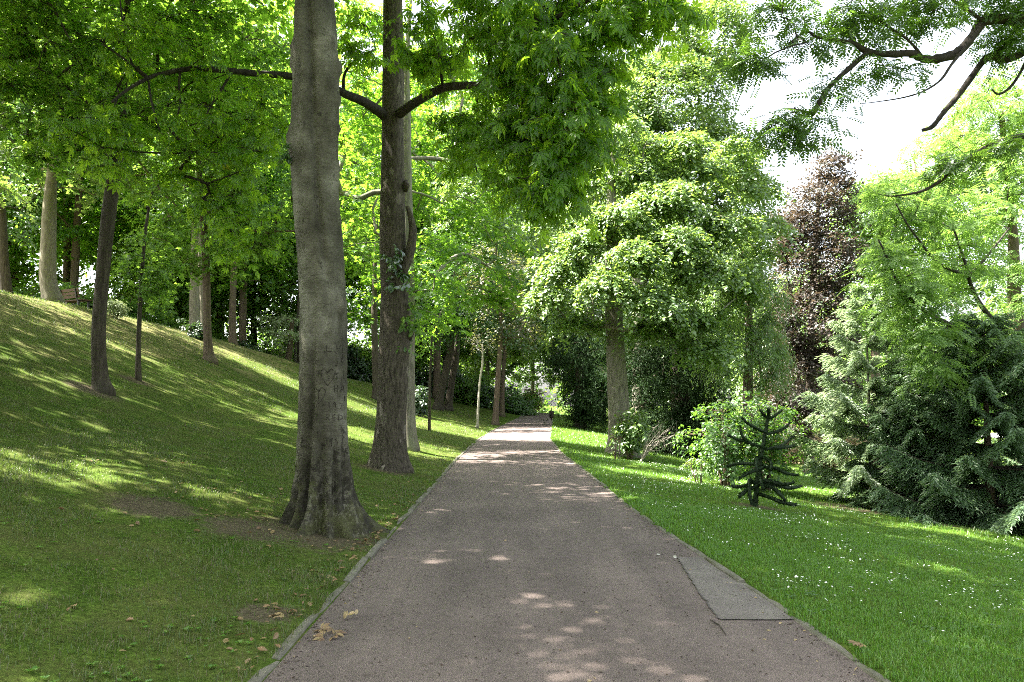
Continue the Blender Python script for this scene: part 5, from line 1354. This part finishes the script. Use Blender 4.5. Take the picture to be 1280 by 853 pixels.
leaf_obj('brown_leaf', 'orange brown dead leaf on the right lawn near the kerb', 'leaf', p, 3, .07, GM['litter'], 164, CHEST5, .3)
leaf_obj('white_scrap', 'tiny white scrap on the path, right one of two above the grey repair', 'scrap', gp(843, 694), 1, .045, M['stone_pale'], 165, L6, .1, .01)
leaf_obj('white_scrap', 'tiny white scrap on the path, left one of two above the grey repair', 'scrap', gp(822, 691), 1, .035, M['stone_pale'], 166, L6, .1, .01)
def twig():
    b = MB(); A, B_ = gp(882, 769), gp(901, 787)
    pts = [A + (0, 0, .008), A * .6 + B_ * .4 + np.array([.02, 0, .012]), A * .3 + B_ * .7 + np.array([.01, .01, .01]), B_ + (0, 0, .008)]
    c = pts[0].copy(); pts = [q - c for q in pts]
    b.tube(pts, [.004, .005, .0045, .003], 6); b.tube([pts[1], pts[1] + np.array([-.05, .03, .004])], [.003, .002], 5)
    o = b.build('fallen_twig', M['bark_dark']); o.location = [float(v) for v in c]; tag(o, 'bent dry twig lying on the path beside the grey repair', 'twig')
twig()
yl = W(277, 208, 12.4)
leaf_obj('yellow_leaf', 'single large yellow leaf hanging among the green leaves at upper left', 'leaf', yl, 1, .22, GM['yellow_leaf'], 167, MAPLE, .5, 0)

# =================================================================== BACKGROUND TREES
def bg_proto(name, label, base, H, R, mat, bark, seed, leaf=L6, lsize=.3, n=150, z0=.28, padR=(1.0, 1.7), ntw=9, nper=11, group=None, shape=1.0):
    P = np.array([(0, 0, 0), (.1, 0, H * .25), (-.1, .1, H * .5), (.1, 0, H * .8)]); r = H * .0105
    zc = H * (z0 + 1) / 2; rz = H * (1 - z0) / 2
    blobs = [(0, 0, zc, R, R, rz, int(n * .7)), (0, 0, zc - rz * .35, R * 1.05, R * 1.05, rz * .5, int(n * .3))]
    return make_tree(name, label, 'tree', base, (P, np.array([r, r * .85, r * .6, r * .2])), blobs, leaf, lsize, GM[mat], M[bark], seed, padR, ntw, nper, .35, .12, .3, .5, group, .012, H * .15, .3, .5, .25)
gA = 'tall leafy trees massed behind the bank'
LA = 'tall leafy tree in the dense green mass far behind the left bank trunks'
pA = bg_proto('background_tree', LA, (-34, 52, 2.2), 27, 6.2, 'maple', 'bark_brown', 201, lsize=.34, n=260, z0=.24, group=gA)
for i, (x, y, s, rz) in enumerate([(-27, 46, .95, 1.0), (-41, 62, 1.15, 2.0), (-22, 58, 1.05, 3.0), (-15, 66, 1.05, 4.1), (-44, 44, 1.0, 5.0), (-30, 72, 1.25, .4), (-10, 60, .9, 2.6), (-32, 38, .9, 4.4), (-23, 40, .8, 5.5), (-15.5, 44, .8, 1.7), (-8.5, 52, .8, 3.6), (-20, 52, 1.0, .9), (-4.5, 62, .85, 2.2), (-5.5, 56, 1.0, 5.6), (-1.5, 80, 1.1, .2)]):
    copy_tree(pA, (x, y, float(zt(x, y))), rz, s)
gB = 'yellow green trees glowing in the sun behind'
LB = 'sunlit yellow green tree showing through gaps beyond the left trees'
pB = bg_proto('background_tree', LB, (-19.5, 47, 2.6), 17, 4.6, 'fresh', 'bark_grey', 202, lsize=.28, n=200, z0=.1, group=gB)
for i, (x, y, s, rz) in enumerate([(-25, 55, 1.2, 1.2), (-8.5, 72, 1.3, 2.2), (-14, 50, .9, 3.3), (-37, 50, 1.2, 5.2), (-4, 84, 1.3, 1.0), (-28.5, 36, .85, .6)]):
    copy_tree(pB, (x, y, float(zt(x, y))), rz, s)
gC = 'pale trees closing the view beyond the end of the path'
LC = 'pale sunlit tree closing the view beyond the end of the path'
pC = bg_proto('background_tree', LC, (2.5, 96, 0), 25, 6.5, 'linden', 'bark_grey', 203, lsize=.38, n=230, z0=.1, group=gC)
for i, (x, y, s, rz) in enumerate([(11, 92, .8, 1.0), (-7, 100, 1.0, 2.0), (20, 84, .75, 3.0), (7.5, 72, .85, 4.0), (-2.5, 78, .9, 5.0), (14, 70, .9, 2.2), (13, 58, .75, 1.2), (19.6, 60, .80, 2.7), (-6, 70, 1.05, 3.1), (8.5, 86, 1.1, 4.6)]):
    copy_tree(pC, (x, y, float(zt(x, y))), rz, s)
gD = 'bushy trees low behind the right lawn'
LD = 'bushy green tree low in the distance behind the right lawn'
pD = bg_proto('background_tree', LD, (16.5, 44, -1.5), 11, 4.0, 'weeping', 'bark_brown', 204, lsize=.24, n=140, z0=.1, group=gD)
for i, (x, y, s, rz) in enumerate([(24, 50, 1.0, 1.0), (30, 41, .75, 2.4), (25, 34, .62, 4.0), (38, 52, .8, 5.0), (12.5, 52, 1.15, 3.0)]):
    copy_tree(pD, (x, y, float(zt(x, y))), rz, s)
gE = 'dark undergrowth bushes under the far trees'
LE = 'undergrowth bush in the deep shade under the far trees left of the path'
pE = shrub('undergrowth_bush', LE, G(150, 38), 2.6, 2.0, L6, .22, 'fresh', 205, 10, 110, (.5, .8), bare=0, group=gE)
for i, (px, Y, s, rz) in enumerate([(20, 37, 1.1, 1), (60, 41, 1.2, 2), (105, 36, .9, 3), (195, 42, 1.2, 4), (230, 46, 1.4, 5), (270, 48, 1.3, .5), (330, 56, 1.2, 1.5), (385, 58, 1.3, 2.5), (415, 60, 1.5, 3.5), (490, 66, 1.5, 4.5), (510, 72, 1.8, 0), (458, 58, 1.4, 2.2), (250, 44, 1.2, 3.3), (345, 62, 1.6, .7), (300, 52, 1.4, 1.9), (109, 46, 1.8, 2.9), (165, 52, 1.9, 1.1), (55, 50, 1.9, 4.0), (372, 66, 2.2, 5.1), (440, 72, 2.3, .3), (205, 58, 2.0, 2.4)]):
    copy_tree(pE, G(px, Y), rz, s)

def far_woods():
    rg = np.random.default_rng(301)
    C = []
    for i in range(900):
        x = rg.uniform(-150, 150); y = 112 + rg.uniform(0, 14); hmax = 15 + 4 * math.sin(x * .11) + 3 * math.sin(x * .31 + 1)
        C.append((x, y, rg.uniform(-1.5, hmax)))
    for i in range(420):
        x = rg.uniform(34, 95); y = 76 + rg.uniform(0, 10); C.append((x, y, rg.uniform(-1.5, 7 + 2 * math.sin(x * .3))))
    C = np.array(C)
    P, A, N, _ = spray(rg, C, np.array([0, -.2, 1.]) + rg.normal(0, .2, C.shape), 2.2 + 1.2 * rg.random(len(C)), 8, 9, .3, .2, .3)
    b = MB(); put_leaves(b, L6, P, A, N, .65 * (.6 + .7 * rg.random(len(P))))
    tag(b.build('far_woods', GM['fresh'], None, False), 'far green woods closing the horizon all round', None, None, 'stuff')
far_woods()
tb_ = bg_proto('broadleaf_tree', 'leafy tree at the far left rooted outside the picture, boughs hanging in', (-11.6, 10.6, float(zt(-11.6, 10.6))), 14, 5.3, 'maple', 'bark_dark', 302, MAPLE, .17, 260, .35, (.8, 1.2), 8, 7, group='leafy trees rooted outside the left edge')
copy_tree(tb_, (-18.4, 15.2, float(zt(-18.4, 15.2))), 2.0, 1.0)  # unseen second copy, added to shade the bank

gF = 'unseen trees added behind the viewer to block sky light'  # out-of-view tree copies, added to block the open sky behind the camera
for i, (x, y, s_, rz) in enumerate([(-15, -11, .75, .3), (-5, -17, .8, 1.3), (6, -22, .8, 2.3), (-26, -3, .85, 3.3), (-14, -28, .9, 4.3), (17, -27, .85, 5.3), (-24, 8, .7, 2.0)]):
    copy_tree(pA, (x, y, float(zt(x, y))), rz, s_, 'unseen leafy tree added behind the viewer or beyond the left edge to block sky light', gF)

# =================================================================== LIGHT
SUN_AZ = math.atan2(-.99, .12)      # direction towards the sun, measured from +Y towards +X
SUN_EL = radians(56)
to_sun = np.array([sin(SUN_AZ) * cos(SUN_EL), cos(SUN_AZ) * cos(SUN_EL), sin(SUN_EL)])
sl = bpy.data.lights.new('sun', 'SUN'); sl.energy = 5.0; sl.angle = radians(.53); sl.color = (1, .95, .86)
so = bpy.data.objects.new('sun', sl); COL.objects.link(so)
from mathutils import Vector
so.rotation_euler = Vector(-to_sun).to_track_quat('-Z', 'Y').to_euler()
w = bpy.data.worlds.new('World'); SC.world = w; w.use_nodes = True
nt = w.node_tree; nt.nodes.clear()
sky = nt.nodes.new('ShaderNodeTexSky'); sky.sky_type = 'NISHITA'; sky.sun_disc = False
sky.sun_elevation = SUN_EL; sky.sun_rotation = SUN_AZ % (2 * pi)
sky.air_density = 1.0; sky.dust_density = 4.0; sky.ozone_density = 1.0; sky.altitude = 200
bgn = nt.nodes.new('ShaderNodeBackground'); bgn.inputs['Strength'].default_value = .085
on = nt.nodes.new('ShaderNodeOutputWorld')
hs = nt.nodes.new('ShaderNodeHueSaturation'); hs.inputs['Saturation'].default_value = .4
nt.links.new(sky.outputs[0], hs.inputs['Color']); nt.links.new(hs.outputs[0], bgn.inputs[0]); nt.links.new(bgn.outputs[0], on.inputs[0])

# =================================================================== CAMERA
cd = bpy.data.cameras.new('camera'); cd.sensor_width = 36; cd.sensor_fit = 'HORIZONTAL'; cd.lens = 36 * F_PX / 1280
cd.clip_start = .05; cd.clip_end = 1000
co = bpy.data.objects.new('camera', cd); COL.objects.link(co)
co.location = (0, 0, CAM_H); co.rotation_euler = (pi / 2 + PITCH, 0, 0)
SC.camera = co
SC.view_settings.view_transform = 'Standard'; SC.view_settings.look = 'None'
SC.view_settings.exposure = 3.3; SC.view_settings.gamma = 1.0; SC.view_settings.use_curve_mapping = False
cy_ = SC.cycles
cy_.max_bounces = 7; cy_.diffuse_bounces = 5; cy_.glossy_bounces = 2; cy_.transmission_bounces = 5; cy_.transparent_max_bounces = 4
cy_.sample_clamp_indirect = 6.0; cy_.caustics_reflective = False; cy_.caustics_refractive = False
cy_.filter_width = 1.0
cy_.use_denoising = False
try: cy_.denoiser = 'OPENIMAGEDENOISE'; cy_.denoising_input_passes = 'RGB_ALBEDO_NORMAL'; cy_.denoising_prefilter = 'ACCURATE'
except Exception: pass
